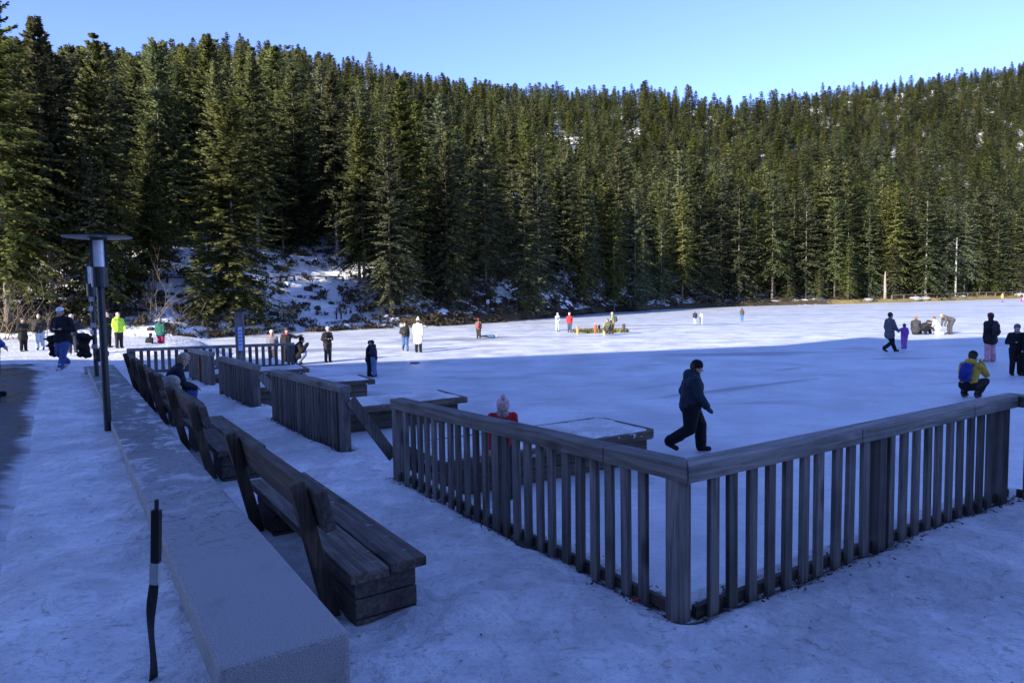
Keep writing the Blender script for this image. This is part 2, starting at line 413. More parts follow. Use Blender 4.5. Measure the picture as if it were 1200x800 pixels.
EDGE = [A0, D1, D0, E1, E0, F1, F0, Vector((-10.9, 21.7, 0)), G1+Vector((-.35, .25, 0)), Vector((-8.6, 26.0, 0)), Vector((-14, 30, 0)), Vector((-17, 37, 0)), Vector((-22, 46, 0)), Vector((-60, 60, 0)),
        Vector((-160, 20, 0)), Vector((-160, -120, 0)), Vector((90, -120, 0)), Vector((90, -22, 0)), Vector((14, 1.5, 0)), C1, B1, CORN]
def poly_sd(x, y):
    x = np.asarray(x, float); y = np.asarray(y, float); d = np.full(x.shape, 1e9); ins = np.zeros(x.shape, bool); n = len(EDGE)
    for i in range(n):
        a = EDGE[i]; b = EDGE[(i+1) % n]; ex, ey = b.x-a.x, b.y-a.y; L2 = ex*ex+ey*ey
        if L2 < 1e-9: continue
        t = np.clip(((x-a.x)*ex+(y-a.y)*ey)/L2, 0, 1)
        d = np.minimum(d, np.hypot(x-a.x-t*ex, y-a.y-t*ey))
        c = ((a.y > y) != (b.y > y)); xi = a.x + (y-a.y)*ex/(ey if abs(ey) > 1e-9 else 1e-9)
        ins ^= c & (x < xi)
    return np.where(ins, -d, d)
FENCES = [(A0, CORN), (CORN, B1), (B1, C1), (D0, D1), (E0, E1), (F0, F1)]
def fence_d(x, y):
    d = np.full(np.shape(x), 1e9)
    for a, b in FENCES:
        ex, ey = b.x-a.x, b.y-a.y; t = np.clip(((x-a.x)*ex+(y-a.y)*ey)/(ex*ex+ey*ey), 0, 1)
        d = np.minimum(d, np.hypot(x-a.x-t*ex, y-a.y-t*ey))
    return d
def prom_z(y): return 1.11 - .6*sstep(13, 34, y)
def ground_z(x, y, rough=True, lane=0):
    x = np.asarray(x, float); y = np.asarray(y, float); a, n = an(x, y)
    wid = .15 + sstep(16, 22, a)*1.6
    t = sstep(-.28-wid, -.28+wid, n)
    near = sstep(-.6, -2.5, a)                        # before the wall's end the step is a short snow ramp
    t = t*(1-near) + sstep(-1.2, 1.0, n)*near
    z = prom_z(y)*(1-t) + TZ*t
    sd = poly_sd(x, y)
    z = z - lane*.05*sstep(-1.42, -1.72, n)*sstep(-9, -8, a)*sstep(25, 23.5, a)*sstep(-8, -7.5, n)
    if rough:
        k = 1 - .75*sstep(-1.3, -2.0, n)*sstep(22, 14, a)
        z = z + k*((fbm(x, y, 1.3, 3, 4)-.5)*.11 + (fbm(x, y, .30, 9, 3)-.5)*.055)
        z = z + .035*np.exp(-((fence_d(x, y)-.28)/.16)**2)*(vnoise(x, y, .35, 5)) - .05*np.exp(-(fence_d(x, y)/.12)**2)
        z = z + .10*np.exp(-(((x+.35)/.35)**2+((y-4.75)/.45)**2))*sstep(.35, .6, fbm(x, y, .3, 44, 2)+.15)      # ploughed lump at the bench foot
        z = z + .55*np.exp(-(((x+14.5)/3.2)**2+((y-31.5)/2.2)**2))*(.6+.8*fbm(x, y, 1.4, 61, 3))
    return z*(1-sstep(.18, .95, sd)) - .35*sstep(.18, .95, sd)
def gz(x, y): return float(ground_z(np.array([x]), np.array([y]))[0])

def graded(lo, hi, c0, c1, fine, grow=1.16, big=6):
    v = list(np.arange(c0, c1, fine)); s = fine; x = v[-1]
    while x < hi: s = min(s*grow, big); x += s; v.append(x)
    s = fine; x = v[0]
    while x > lo: s = min(s*grow, big); x -= s; v.insert(0, x)
    return np.array(v)
def grid(name, X, Y, zf, mat):
    gx, gy = np.meshgrid(X, Y); z = zf(gx, gy); V = np.stack([gx.ravel(), gy.ravel(), z.ravel()], 1)
    nx, ny = len(X), len(Y); i = np.arange((nx-1)*(ny-1)); r = i//(nx-1); c = i % (nx-1); k = r*nx+c
    F = np.stack([k, k+1, k+nx+1, k+nx], 1)
    return V, F
X = graded(-150, 85, -7.5, 6.5, .06); Y = graded(-110, 62, 2.2, 14.0, .06)
V, F = grid('snowy_ground', X, Y, lambda x, y: ground_z(x, y, True, 1), SNOW)
low = V[:, 2] < -.33; keep = ~(low[F].all(1)); F = F[keep]
me = mesh_np('snowy_ground', V, F, SNOW, True)
fd = fence_d(V[:, 0], V[:, 1]); sd_ = poly_sd(V[:, 0], V[:, 1])
soil = np.clip(1.0-np.abs(fd-.06)/.20, 0, 1)*.80*(.45+.8*fbm(V[:, 0], V[:, 1], .7, 21, 3)) + .7*sstep(.2, .5, sd_)*sstep(1.0, .6, sd_)
at = me.attributes.new('soil', 'FLOAT', 'POINT'); at.data.foreach_set('value', soil.astype(np.float32))
tag(obj('snowy_ground', me), kind='structure')

# icy asphalt lane along the promenade
aa = np.arange(-8, 24, .12); nn = np.linspace(-7.5, -1.4, 70)
GA, GN = np.meshgrid(aa, nn); edge_n = -1.46-.2*(fbm(GA, GA*0, 1.6, 31, 4)-.5)*2
GN2 = -7.5+(GN+7.5)/(7.5-1.4)*(edge_n+7.5)
px = W0.x+AL.x*GA+NR.x*GN2; py = W0.y+AL.y*GA+NR.y*GN2
pz = ground_z(px, py)+.012-.03*sstep(.3, .0, edge_n-GN2)
V = np.stack([px.ravel(), py.ravel(), pz.ravel()], 1); nx = len(aa); ny = len(nn)
i = np.arange((nx-1)*(ny-1)); k = (i//(nx-1))*nx + i % (nx-1)
me = mesh_np('asphalt_lane', V, np.stack([k, k+1, k+nx+1, k+nx], 1), ASPH, True)
at = me.attributes.new('edge', 'FLOAT', 'POINT'); at.data.foreach_set('value', (sstep(.45, .0, edge_n-GN2)*.9+.45*sstep(15, 22, GA)).ravel().astype(np.float32))
tag(obj('asphalt_path', me), kind='structure')

# frozen lake
V = [(-700, -700, 0), (700, -700, 0), (700, 700, 0), (-700, 700, 0)]
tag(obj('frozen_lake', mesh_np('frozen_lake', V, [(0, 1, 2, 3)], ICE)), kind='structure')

# ------------------------------------------------------------------ hills
SH = np.array([[-1400, 50], [-300, 43], [0, 43], [120, 46], [200, 48], [300, 56], [400, 61], [450, 64], [520, 67], [600, 76], [660, 90], [700, 103], [760, 118], [850, 138], [950, 146], [1000, 149], [1100, 165], [1200, 190], [1500, 215], [2600, 230]])
RD = np.array([[-1400, 140, 20], [-300, 140, 30], [0, 150, 52], [150, 190, 62], [300, 240, 50], [400, 270, 68], [500, 300, 92], [600, 320, 104], [690, 330, 108], [760, 335, 106], [850, 340, 121], [950, 360, 110], [1050, 390, 98], [1200, 440, 80], [1500, 480, 62], [2600, 480, 60]])
TREE_H = 9.8
def uq(x, y): return 600+800*np.asarray(x)/np.maximum(np.asarray(y), 1)
def shore(u): return np.interp(u, SH[:, 0], SH[:, 1])
def hill_parts(x, y):
    u = uq(x, y); sh = shore(u) + (fbm(x, y, 9, 77, 3)-.5)*3.0; rd = np.interp(u, RD[:, 0], RD[:, 1])
    hz = 347-(u-600)*.0157; top = np.interp(u, RD[:, 0], RD[:, 2])
    Hr = EYE + (hz-top)/800*rd - TREE_H
    return u, sh, rd, Hr
def hill_z(x, y):
    x = np.asarray(x, float); y = np.asarray(y, float)
    u, sh, rd, Hr = hill_parts(x, y)
    s = y-sh; t = s/(rd-sh)
    flat = np.interp(u, [-300, 300, 700, 950, 1100, 1500], [.02, .03, .05, .06, .10, .12])     # flat strip behind the shore
    tt = np.clip((t-flat)/(1-flat), 0, 1)
    bank = np.interp(u, [60, 200, 430, 640, 780, 930], [1.6, 4.0, 4.4, 3.6, 2.2, .2])*sstep(.4, 15, s)
    z = bank + (Hr-bank)*(tt**1.22)*(1-.12*np.sin(tt*PI)) + .75*sstep(0, 2.2, s) + .02*np.clip(s, 0, 30)
    z = np.where(t > 1, Hr - (y-rd)*.12 + 1.3, z)
    z = z + (fbm(x, y, 14, 5, 4)-.5)*3.6*sstep(3, 25, s) + (fbm(x, y, 2.2, 6, 3)-.5)*.9*sstep(.5, 6, s)
    return np.where(s < 0, -.6+.6*sstep(-2, 0, s), z)
qs = np.concatenate([np.linspace(-2.2, -.95, 40), np.linspace(-.94, .94, 330), np.linspace(.95, 2.2, 40)])
ss = np.concatenate([np.linspace(-2.5, 8, 30), np.linspace(8.7, 60, 75), np.linspace(61.5, 420, 150)])
GQ, GS = np.meshgrid(qs, ss)
gu = 600+800*GQ; GY = shore(gu)+GS; GX = GQ*GY
GZ = hill_z(GX, GY)
V = np.stack([GX.ravel(), GY.ravel(), GZ.ravel()], 1); nx = len(qs); ny = len(ss)
i = np.arange((nx-1)*(ny-1)); k = (i//(nx-1))*nx + i % (nx-1)
me = mesh_np('wooded_hill', V, np.stack([k, k+1, k+nx+1, k+nx], 1), HILL, True)
U = gu.ravel(); S_ = GS.ravel()
bare = np.clip(.34*sstep(415, 560, U) - .10, -.12, .3) + .25*sstep(3.0, 1.2, S_)*sstep(-.5, .3, S_) - .18*np.exp(-((U-385)/60)**2-((S_-12)/14)**2)
gold = sstep(930, 1010, U)*sstep(26, 12, S_)*sstep(-.3, .6, S_)*.95
at = me.attributes.new('bare', 'FLOAT', 'POINT'); at.data.foreach_set('value', bare.astype(np.float32))
at = me.attributes.new('gold', 'FLOAT', 'POINT'); at.data.foreach_set('value', gold.astype(np.float32))
tag(obj('wooded_hill', me), kind='structure')
def hz1(x, y): return float(hill_z(np.array([x]), np.array([y]))[0])
def hit(u, v, lo=30, hi=420):                      # first point of the hillside seen at a photo pixel
    d = ray(u, v); ys = np.arange(lo, hi, .25); t = ys/d.y
    zz = EYE+d.z*t; h = hill_z(d.x*t, ys); k = np.argmax((h > zz) & (h > .2))
    return Vector((d.x*t[k], ys[k], h[k]))

# ------------------------------------------------------------------ conifers
def conifer(seed, H, Rmax, cb, whorl, nbr, ntw, twl, tww, droop=.25, gap=.12, shape=.8, snag=0):
    r = np.random.default_rng(seed); base = []
    n = whorl
    ts = np.sort((np.arange(n)+r.uniform(0, 1, n))/n); 
    rows = []
    for t in ts:
        m = max(3, int(nbr*(.75+.5*r.random())*(1-.35*t)))
        ph0 = r.random()*6.28
        ml = Rmax*((1-t)**shape)*(1-.45*max(0, .25-t)/.25*r.random())*(.78+.44*r.random()) + .22
        for j in range(m):
            if r.random() < gap: continue
            rows.append((t, ph0+6.283*j/m+r.normal()*.25, ml*r.uniform(.55, 1.12), r.normal()))
    rows = np.array(rows); t, ph, L, rn = rows.T
    el = np.radians(-16+62*t**1.6+rn*7)
    K = ntw; s = (np.arange(K)+r.random((len(rows), K)))/K; s = s**1.12*.97+.03
    Lk = L[:, None]*np.ones_like(s)
    rad = s*Lk*np.cos(el)[:, None]; zz = H*(cb+(1-cb)*t)[:, None] + s*Lk*np.sin(el)[:, None] - droop*Lk*s*s*(1-t)[:, None] + .10*Lk*np.clip(s-.75, 0, 1)
    bx = np.cos(ph)[:, None]; by = np.sin(ph)[:, None]
    px, py = rad*bx, rad*by
    side = np.where(r.random(s.shape) < .5, -1, 1)
    f = r.uniform(.25, .9, s.shape); sd = side*r.uniform(.35, 1, s.shape); dn = -r.uniform(-.15, .75, s.shape)*(1-.6*t)[:, None]
    dx = f*bx - sd*by; dy = f*by + sd*bx; dz = dn + .25*t[:, None]
    nr = np.sqrt(dx*dx+dy*dy+dz*dz); dx, dy, dz = dx/nr, dy/nr, dz/nr
    ln = twl*(1.1-.55*s)*r.uniform(.6, 1.35, s.shape)*(.55+.45*np.clip(Lk/Rmax*1.6, 0, 1)); wd = tww*r.uniform(.6, 1.3, s.shape)
    # width axis: roughly horizontal, tilted at random
    wx = -dy + r.normal(0, .35, s.shape); wy = dx + r.normal(0, .35, s.shape); wz = r.normal(0, .55, s.shape)
    dt = wx*dx+wy*dy+wz*dz; wx -= dt*dx; wy -= dt*dy; wz -= dt*dz; nr = np.sqrt(wx*wx+wy*wy+wz*wz)+1e-6; wx, wy, wz = wx/nr*wd, wy/nr*wd, wz/nr*wd
    p = np.stack([px, py, zz], -1); d = np.stack([dx*ln, dy*ln, dz*ln], -1); wv = np.stack([wx, wy, wz], -1)
    q = np.stack([p, p+d*.45+wv, p+d, p+d*.45-wv], 2).reshape(-1, 3)
    # leader
    m = 14; zt = H*(1-.06*r.random(m)); a = r.random(m)*6.28
    pt = np.stack([0*zt, 0*zt, zt], 1); dd = np.stack([np.cos(a)*.3*twl, np.sin(a)*.3*twl, .8*twl+0*a], 1); ww = np.stack([-np.sin(a), np.cos(a), 0*a], 1)*tww*.6
    q2 = np.stack([pt, pt+dd*.5+ww, pt+dd, pt+dd*.5-ww], 1).reshape(-1, 3)
    V = np.concatenate([q, q2]); F = np.arange(len(V)).reshape(-1, 4)
    c = V.reshape(-1, 4, 3).mean(1); o = c*np.array([1, 1, 0]); o /= np.linalg.norm(o, axis=1, keepdims=True)+1e-6
    nv = o*.9 + np.array([0, 0, .42]) + r.normal(0, .30, o.shape); nv /= np.linalg.norm(nv, axis=1, keepdims=True)
    Q = V.reshape(-1, 4, 3); gn = np.cross(Q[:, 1]-Q[:, 0], Q[:, 3]-Q[:, 0]); fl = (gn*nv).sum(1) < 0
    F[fl] = F[fl][:, ::-1]
    return V, F, np.repeat(nv, 4, axis=0)
def crown_mesh(name, V, F, N, mat):
    me = mesh_np(name, V, F, mat, True); me.normals_split_custom_set_from_vertices([tuple(x) for x in N]); return me
def trunk_mb(seed, H, r0, cb, n_dead=10, bend=.0):
    r = random.Random(seed); mb = MB()
    pts = []; rad = []
    for i in range(9):
        t = i/8; pts.append((bend*math.sin(t*3+seed), bend*math.cos(t*2.3+seed)*.7, -.6+(H*.985+.6)*t)); rad.append(r0*(1-t)**.85*(1.35 if i == 0 else 1)+.012)
    mb.tube(pts, rad, 8)
    for k in range(n_dead):
        z = H*cb*r.uniform(.25, 1.25); a = r.random()*6.28; L = r.uniform(.5, 1.6)
        mb.tube([(0, 0, z), (math.cos(a)*L*.5, math.sin(a)*L*.5, z-.05*L), (math.cos(a)*L, math.sin(a)*L, z-.22*L)], [.035, .022, .006], 4)
    return mb
FINE = []; MIDP = []; FARP = []
NEEDLE3 = m_leaf('light_fir_needles', (.075, .085, .018), (.19, .195, .055))
for k in range(4):       # for the trees nearest to the camera
    H = 20; V, F, N_ = conifer(100+k, H, [4.3, 3.8, 4.9, 4.2][k], [.16, .24, .10, .05][k], 46, 10, 60, .55, .09, [.28, .34, .22, .3][k], .14, [.60, .70, .50, .64][k])
    FINE.append((crown_mesh('spruce_crown', V, F, N_, NEEDLE if k != 2 else NEEDLE2), trunk_mb(k, H, .19, [.16, .24, .10, .05][k], 22, .08).mesh('spruce_trunk', BARK if k != 1 else BARKL, True), H))
V, F, N_ = conifer(131, 20, 5.6, .07, 50, 11, 60, .6, .095, .22, .08, .36); FINE5 = (crown_mesh('fir_crown', V, F, N_, NEEDLE3), trunk_mb(9, 20, .2, .1, 20, .08).mesh('fir_trunk', BARKL, True), 20)
for k in range(6):
    H = 20; cb = [.10, .18, .05, .14, .22, .03][k]; V, F, N_ = conifer(200+k, H, [4.8, 4.2, 5.3, 4.0, 5.0, 4.5][k], cb, 40, 9, 34, .64, .105, .28, .12, [.62, .60, .52, .7, .5, .72][k])
    MIDP.append((crown_mesh('spruce_crown', V, F, N_, NEEDLE if k % 2 else NEEDLE2), trunk_mb(k+20, H, .16, cb, 8).mesh('spruce_trunk', BARK if k else BARKL, True), H))
for k in range(6):
    H = 20; cb = .06; V, F, N_ = conifer(300+k, H, [5.0, 4.3, 5.5, 4.2, 5.1, 4.7][k], cb, 32, 8, 20, .82, .155, .26, .10, [.62, .60, .52, .7, .52, .72][k])
    tv = trunk_mb(k+40, H, .2, cb, 0); me = crown_mesh('far_conifer', V, F, N_, NEEDLE if k % 2 else NEEDLE2)
    FARP.append(me)

# clearings (x, y, radius): snow shows through the wood there
def uvh(u, v): return hit(u, v)
CLEAR = []
for u, v, rr in [(412, 152, 9), (395, 150, 7), (662, 165, 8), (600, 205, 7), (612, 235, 7), (598, 255, 5), (775, 302, 6), (650, 320, 5), (640, 345, 4), (766, 330, 5), (550, 205, 6), (430, 180, 5), (1140, 265, 6)]:
    q = uvh(u, v); CLEAR.append((q.x, q.y, rr*(1.2 if v < 290 else 1)))
    if v < 290:
        for dk in (7, 14, 21):
            f = 1-dk/q.y; CLEAR.append((q.x*f, q.y*f, rr*(1.0-dk*.014)))
# candidate tree positions
pts = []
r = np.random.default_rng(11)
g = 4.15
for xx in np.arange(-330, 470, g):
    ys = np.arange(38, 520, g); x = xx+r.uniform(-.48, .48, len(ys))*g; y = ys+r.uniform(-.48, .48, len(ys))*g
    u, sh, rd, Hr = hill_parts(x, y); s = y-sh
    ok = (s > np.where(u > 930, 6.5, 2.2)) & (y < rd+30) & (u > -330) & (u < 1560)
    ok &= r.random(len(ys)) < np.where((u > 195) & (u < 455) & (s < 13), np.where((u > 300) & (u < 428), .0, .30), np.where(s < 18, np.where((u > 430) & (u < 800), .85, .6), .9))
    for cx, cy, rr in CLEAR: ok &= np.hypot(x-cx, y-cy) > rr*(.7+.5*r.random(len(ys)))
    for a, b in zip(x[ok], y[ok]): pts.append((a, b))
pts = np.array(pts)
pz = hill_z(pts[:, 0], pts[:, 1])
hh = np.clip(r.normal(15, 4.0, len(pts)), 5.5, 24); hh[r.random(len(pts)) < .10] *= .5
su = uq(pts[:, 0], pts[:, 1]); ssh = pts[:, 1]-shore(su)
hh = np.where((su > 780) & (ssh < 45), hh*1.45, hh); hh = np.where((su < 330) & (ssh < 60), hh*1.12, hh)*np.interp(ssh, [30, 110], [1.0, .76])
# hand-placed trees near the left shore and along the right shore (u of the base, distance, u/v of the tip)
SPECIAL = [(12, 46, -14, 0, 'tall dark spruce at the left edge of the picture reaching above the ridge', 0), (62, 50, 20, 1, 'tall spruce with a spire above the left skyline, second from the left edge', 1),
           (128, 52, 42, 3, 'broad spruce with spreading top branches against the sky behind the lamps', 0), (182, 55, 205, 1, 'thin spruce with a bare lower trunk between the lamps and the big bushy fir', 1),
           (112, 50, 170, 1, 'sparse spruce with a broken leaning tip behind the lamps', 1), (276, 57, 126, 2, 'big bushy light green fir standing alone left of the snowy slope', 1.25), (236, 54, 272, 3, 'small light green spruce at the foot of the big bushy fir', 1.1),
           (424, 72, 150, 1, 'spruce with a long bare trunk right of the snowy slope', .9), (470, 70, 150, 0, 'full dark spruce at the shore behind the white coat walker', 1.1),
           (866, 143, 212, 2, 'full light green spruce at the shore behind the lone skater', 1.1), (925, 150, 300, 3, 'small light green spruce at the far shore with branches to the ground', 1.0), (994, 153, 285, 3, 'young bushy spruce left of the pale dead trunk', 1.2), (960, 152, 315, 3, 'shortest young spruce on the far shore, beside a taller one', 1.1),
           (1048, 166, 215, 1, 'spruce with a leafless grey side on the sunny bank', 1.0), (1168, 195, 250, 2, 'wide dark fir on the sunny right bank beside the utility pole', 1.5), (800, 130, 225, 1, 'spruce with a pale straight trunk behind the two distant skaters', .95), (720, 108, 235, 3, 'pointed spruce at the shore behind the grassy islet', 1.0), (745, 112, 222, 2, 'light green spruce right behind the islet post', 1.0)]
taken = []
def tree(name, proto, x, y, z, H, wide, rz, label, group=None, lean=0):
    crown, trunk, h0 = proto
    o = thing(name, (x, y, z), rz, label, 'tree', group); k = H/h0
    if lean: o.rotation_euler[0] = lean
    c = obj('crown', crown, o); t = obj('trunk', trunk, o)
    c.scale = (k*wide, k*wide, k); t.scale = (k, k, k)
    return o
for u, y, vt, kind, lab, wide in SPECIAL:
    x = (u-600)/800*y*1.0; z = hz1(x, y)
    top = at_depth(u, vt, y).z; H = max(6, top-z)
    near = y < 80
    tree('spruce_tree', (FINE5 if wide > 1.2 else FINE[kind]) if near else MIDP[kind], x, y, z-.1, H, (wide if wide > .5 else 1.0)*(.95 if H > 12 else 1.2), random.random()*6.28, lab)
    taken.append((x, y, (5.5 if wide > 1.2 and H > 12 else 3.4) if H > 12 else 2.2))
    if wide > 1.2: taken.append((x*.9, y*.9, 5))
sky_v = np.interp(su, RD[:, 0], RD[:, 2]) + r.normal(0, 5, len(pts)) + 3
capz = EYE + (347-(su-600)*.0157-sky_v)/800*pts[:, 1] - pz
hh = np.minimum(hh, np.maximum(capz, 6.5*r.uniform(.8, 1.3, len(pts))))
tk = np.array(taken); d = np.hypot(pts[:, None, 0]-tk[None, :, 0], pts[:, None, 1]-tk[None, :, 1]); ok = (d > tk[None, :, 2]).all(1)
pts, pz, hh, su, ssh = pts[ok], pz[ok], hh[ok], su[ok], ssh[ok]
# the ones that show largest become individuals
vis = (su > -60) & (su < 1260)
score = hh/pts[:, 1]*np.where(vis, 1, 0)*np.where(ssh < 24, 1.5, 1)
order = np.argsort(-score); NI = 272
ind = order[:NI]; rest = order[NI:]
zones = [(150, 'dark spruce in the crowded wood at the left edge, behind the lamps', 'spruces in the wood left of the slope'), (320, 'spruce in the shaded wood around the big bushy fir', 'spruces round the big fir'), (520, 'spruce on the snowy bank behind the strolling couple', 'spruces on the snowy bank'),
         (700, 'dark spruce on the shaded shore left of the grassy islet', 'spruces on the shaded shore'), (900, 'sunlit spruce on the shore between islet and lone skater', 'spruces behind the skaters'), (9999, 'sunlit spruce on the slope above the right bank', 'spruces above the sunny bank')]
for j in ind:
    x, y = pts[j]; near = y < 82; proto = (FINE[1] if ssh[j] < 18 and 190 < su[j] < 430 else random.choice(FINE)) if near else random.choice(MIDP)
    zl, lab, grp = next(zz for zz in zones if su[j] < zz[0])
    tree('spruce_tree', proto, x, y, pz[j]-.2, hh[j], random.uniform(.85, 1.25), random.random()*6.28, lab, grp)
# everything behind: one mass of instanced conifers
pcol = bpy.data.collections.new('conifer_kinds')
for k, me in enumerate(FARP):
    o = bpy.data.objects.new('far_conifer', me); pcol.objects.link(o)
fm = bpy.data.meshes.new('conifer_forest'); fp = pts[rest]
fm.from_pydata([(a, b, c-.3) for (a, b), c in zip(fp, pz[rest])], [], [])
s3 = np.stack([hh[rest]/20*r.uniform(1.0, 1.5, len(rest)), hh[rest]/20*r.uniform(1.0, 1.5, len(rest)), hh[rest]/20], 1); s3[:, 1] = s3[:, 0]
at = fm.attributes.new('size', 'FLOAT_VECTOR', 'POINT'); at.data.foreach_set('vector', s3.astype(np.float32).ravel())
at = fm.attributes.new('turn', 'FLOAT_VECTOR', 'POINT'); at.data.foreach_set('vector', np.stack([r.normal(0, .02, len(rest)), r.normal(0, .02, len(rest)), r.uniform(0, 6.28, len(rest))], 1).astype(np.float32).ravel())
at = fm.attributes.new('pick', 'INT', 'POINT'); at.data.foreach_set('value', r.integers(0, len(FARP), len(rest)).astype(np.int32))
fo = obj('conifer_forest', fm); tag(fo, 'dense spruce forest covering the hillside up to the ridge', 'forest', None, 'stuff')
ng = bpy.data.node_groups.new('forest_scatter', 'GeometryNodeTree')
ng.interface.new_socket('Geometry', in_out='INPUT', socket_type='NodeSocketGeometry'); ng.interface.new_socket('Geometry', in_out='OUTPUT', socket_type='NodeSocketGeometry')
gi = ng.nodes.new('NodeGroupInput'); go = ng.nodes.new('NodeGroupOutput'); ip = ng.nodes.new('GeometryNodeInstanceOnPoints'); ci = ng.nodes.new('GeometryNodeCollectionInfo')
ci.inputs['Collection'].default_value = pcol; ci.inputs['Separate Children'].default_value = True; ci.inputs['Reset Children'].default_value = True
def named(n, dt):
    a = ng.nodes.new('GeometryNodeInputNamedAttribute'); a.data_type = dt; a.inputs['Name'].default_value = n; return a.outputs['Attribute']
L = ng.links.new
L(gi.outputs[0], ip.inputs['Points']); L(ci.outputs[0], ip.inputs['Instance']); ip.inputs['Pick Instance'].default_value = True
L(named('pick', 'INT'), ip.inputs['Instance Index']); L(named('size', 'FLOAT_VECTOR'), ip.inputs['Scale'])
er = ng.nodes.new('FunctionNodeEulerToRotation'); L(named('turn', 'FLOAT_VECTOR'), er.inputs[0]); L(er.outputs[0], ip.inputs['Rotation'])
L(ip.outputs[0], go.inputs[0])
md = fo.modifiers.new('scatter', 'NODES'); md.node_group = ng
print('TREES individual', NI+len(SPECIAL), 'forest', len(rest))

# ------------------------------------------------------------------ undergrowth, rocks, bare shrubs on the bank
Vs = []; Fs = []; k0 = 0
r = np.random.default_rng(5)
def bush_cards(x, y, z, rad, n, hgt):
    a = r.random(n)*6.28; rr = rad*np.sqrt(r.random(n)); p = np.stack([x+np.cos(a)*rr, y+np.sin(a)*rr, z+hgt*r.random(n)*.6-.05], 1)
    d = np.stack([r.normal(0, .5, n), r.normal(0, .5, n), r.uniform(.2, 1, n)], 1)*hgt*.5; wv = np.stack([r.normal(0, 1, n), r.normal(0, 1, n), r.normal(0, .5, n)], 1)*.035*(1+rad)
    return np.stack([p, p+d*.5+wv, p+d, p+d*.5-wv], 1).reshape(-1, 3)
n = 2600; bu = r.uniform(-60, 1260, n); bs = r.uniform(.8, 34, n)**1.0
for u, s in zip(bu, bs):
    y = float(shore(u))+s+1.0; x = (u-600)/800*y
    if u > 930 and r.random() < .5: continue
    if r.random() < .55 and 200 < u < 460: continue
    Vs.append(bush_cards(x, y, hz1(x, y), r.uniform(.3, 1.0), int(r.integers(30, 90)), r.uniform(.3, 1.1)))
for t in range(200):      # dense rim of heather along the left and middle shore
    u = r.uniform(190, 760); y = float(shore(u))+r.uniform(-.6, 1.9); x = (u-600)/800*y
    Vs.append(bush_cards(x, y, hz1(x, y), r.uniform(.4, .9), 60, r.uniform(.25, .7)))
V = np.concatenate(Vs); F = np.arange(len(V)).reshape(-1, 4)
tag(obj('undergrowth', mesh_np('undergrowth', V, F, BUSHM)), 'dark heather and brushwood poking through the snow along the shore', 'undergrowth', None, 'stuff')
bm = bmesh.new()
for t in range(420):
    u = r.uniform(170, 1230); s = r.uniform(.4, 26)*r.random()**.7+.3; y = float(shore(u))+s+.8; x = (u-600)/800*y; z = hz1(x, y); sz = r.uniform(.10, .48)*(1 if u < 900 else .8)
    M = Matrix.Translation((x, y, z+.05)) @ Matrix.Rotation(r.random()*6.28, 4, 'Z') @ Matrix.Diagonal((sz*r.uniform(.8, 1.5), sz, sz*r.uniform(.45, .8), 1))
    res = bmesh.ops.create_icosphere(bm, subdivisions=2, radius=1, matrix=M)
    for v in res['verts']: v.co += Vector(r.normal(0, .14*sz, 3))
me = bpy.data.meshes.new('bank_rocks'); bm.to_mesh(me); bm.free(); me.materials.append(ROCK)
tag(obj('bank_rubble', me), 'scattered dark stones half buried along the bank', 'stones', None, 'stuff')

def bare_shrub(u, y, h, label, group=None, seed=0, n=26, base=None):
    rr = random.Random(seed); x = (u-600)/800*y; z = base if base is not None else hz1(x, y)
    mb = MB()
    def br(p, d, L, rad, lev):
        q = [p]; dd = d
        for i in range(3):
            dd = (dd+Vector((rr.gauss(0, .18), rr.gauss(0, .18), rr.gauss(.02, .12)))).normalized(); q.append(q[-1]+dd*L/3)
        mb.tube(q, [rad, rad*.8, rad*.6, rad*.3], 4)
        if lev:
            for i in range(3 if lev > 1 else 4):
                b = q[rr.choice((1, 2, 3))]; br(b, (dd+Vector((rr.gauss(0, .6), rr.gauss(0, .6), rr.gauss(.1, .35)))).normalized(), L*rr.uniform(.4, .65), rad*.5, lev-1)
    for i in range(n//4):
        br(Vector((rr.gauss(0, .2), rr.gauss(0, .2), -.1)), Vector((rr.gauss(0, .55), rr.gauss(0, .55), 1)).normalized(), h*rr.uniform(.5, .8), .03, 2)
    o = mb.build('bare_shrub', TWIG, None, (x, y, z)); tag(o, label, 'shrub', group); return o
bare_shrub(8, 44, 4.2, 'large leafless shrub with pale twigs at the left picture edge', seed=1)
bare_shrub(48, 45, 2.6, 'leafless shrub behind the bald man in light jeans', seed=2)
bare_shrub(182, 50, 4.6, 'leafless shrub with fanned twigs above the green jacketed person', seed=3)
bare_shrub(212, 51, 2.6, 'low leafless shrub right of the green jacketed person', seed=4)
bare_shrub(332, 60, 2.8, 'bare bush on the bank behind the children at the rail', seed=5)
bare_shrub(1075, 176, 5.5, 'tall leafless brown bush against the sunny spruces', seed=6)
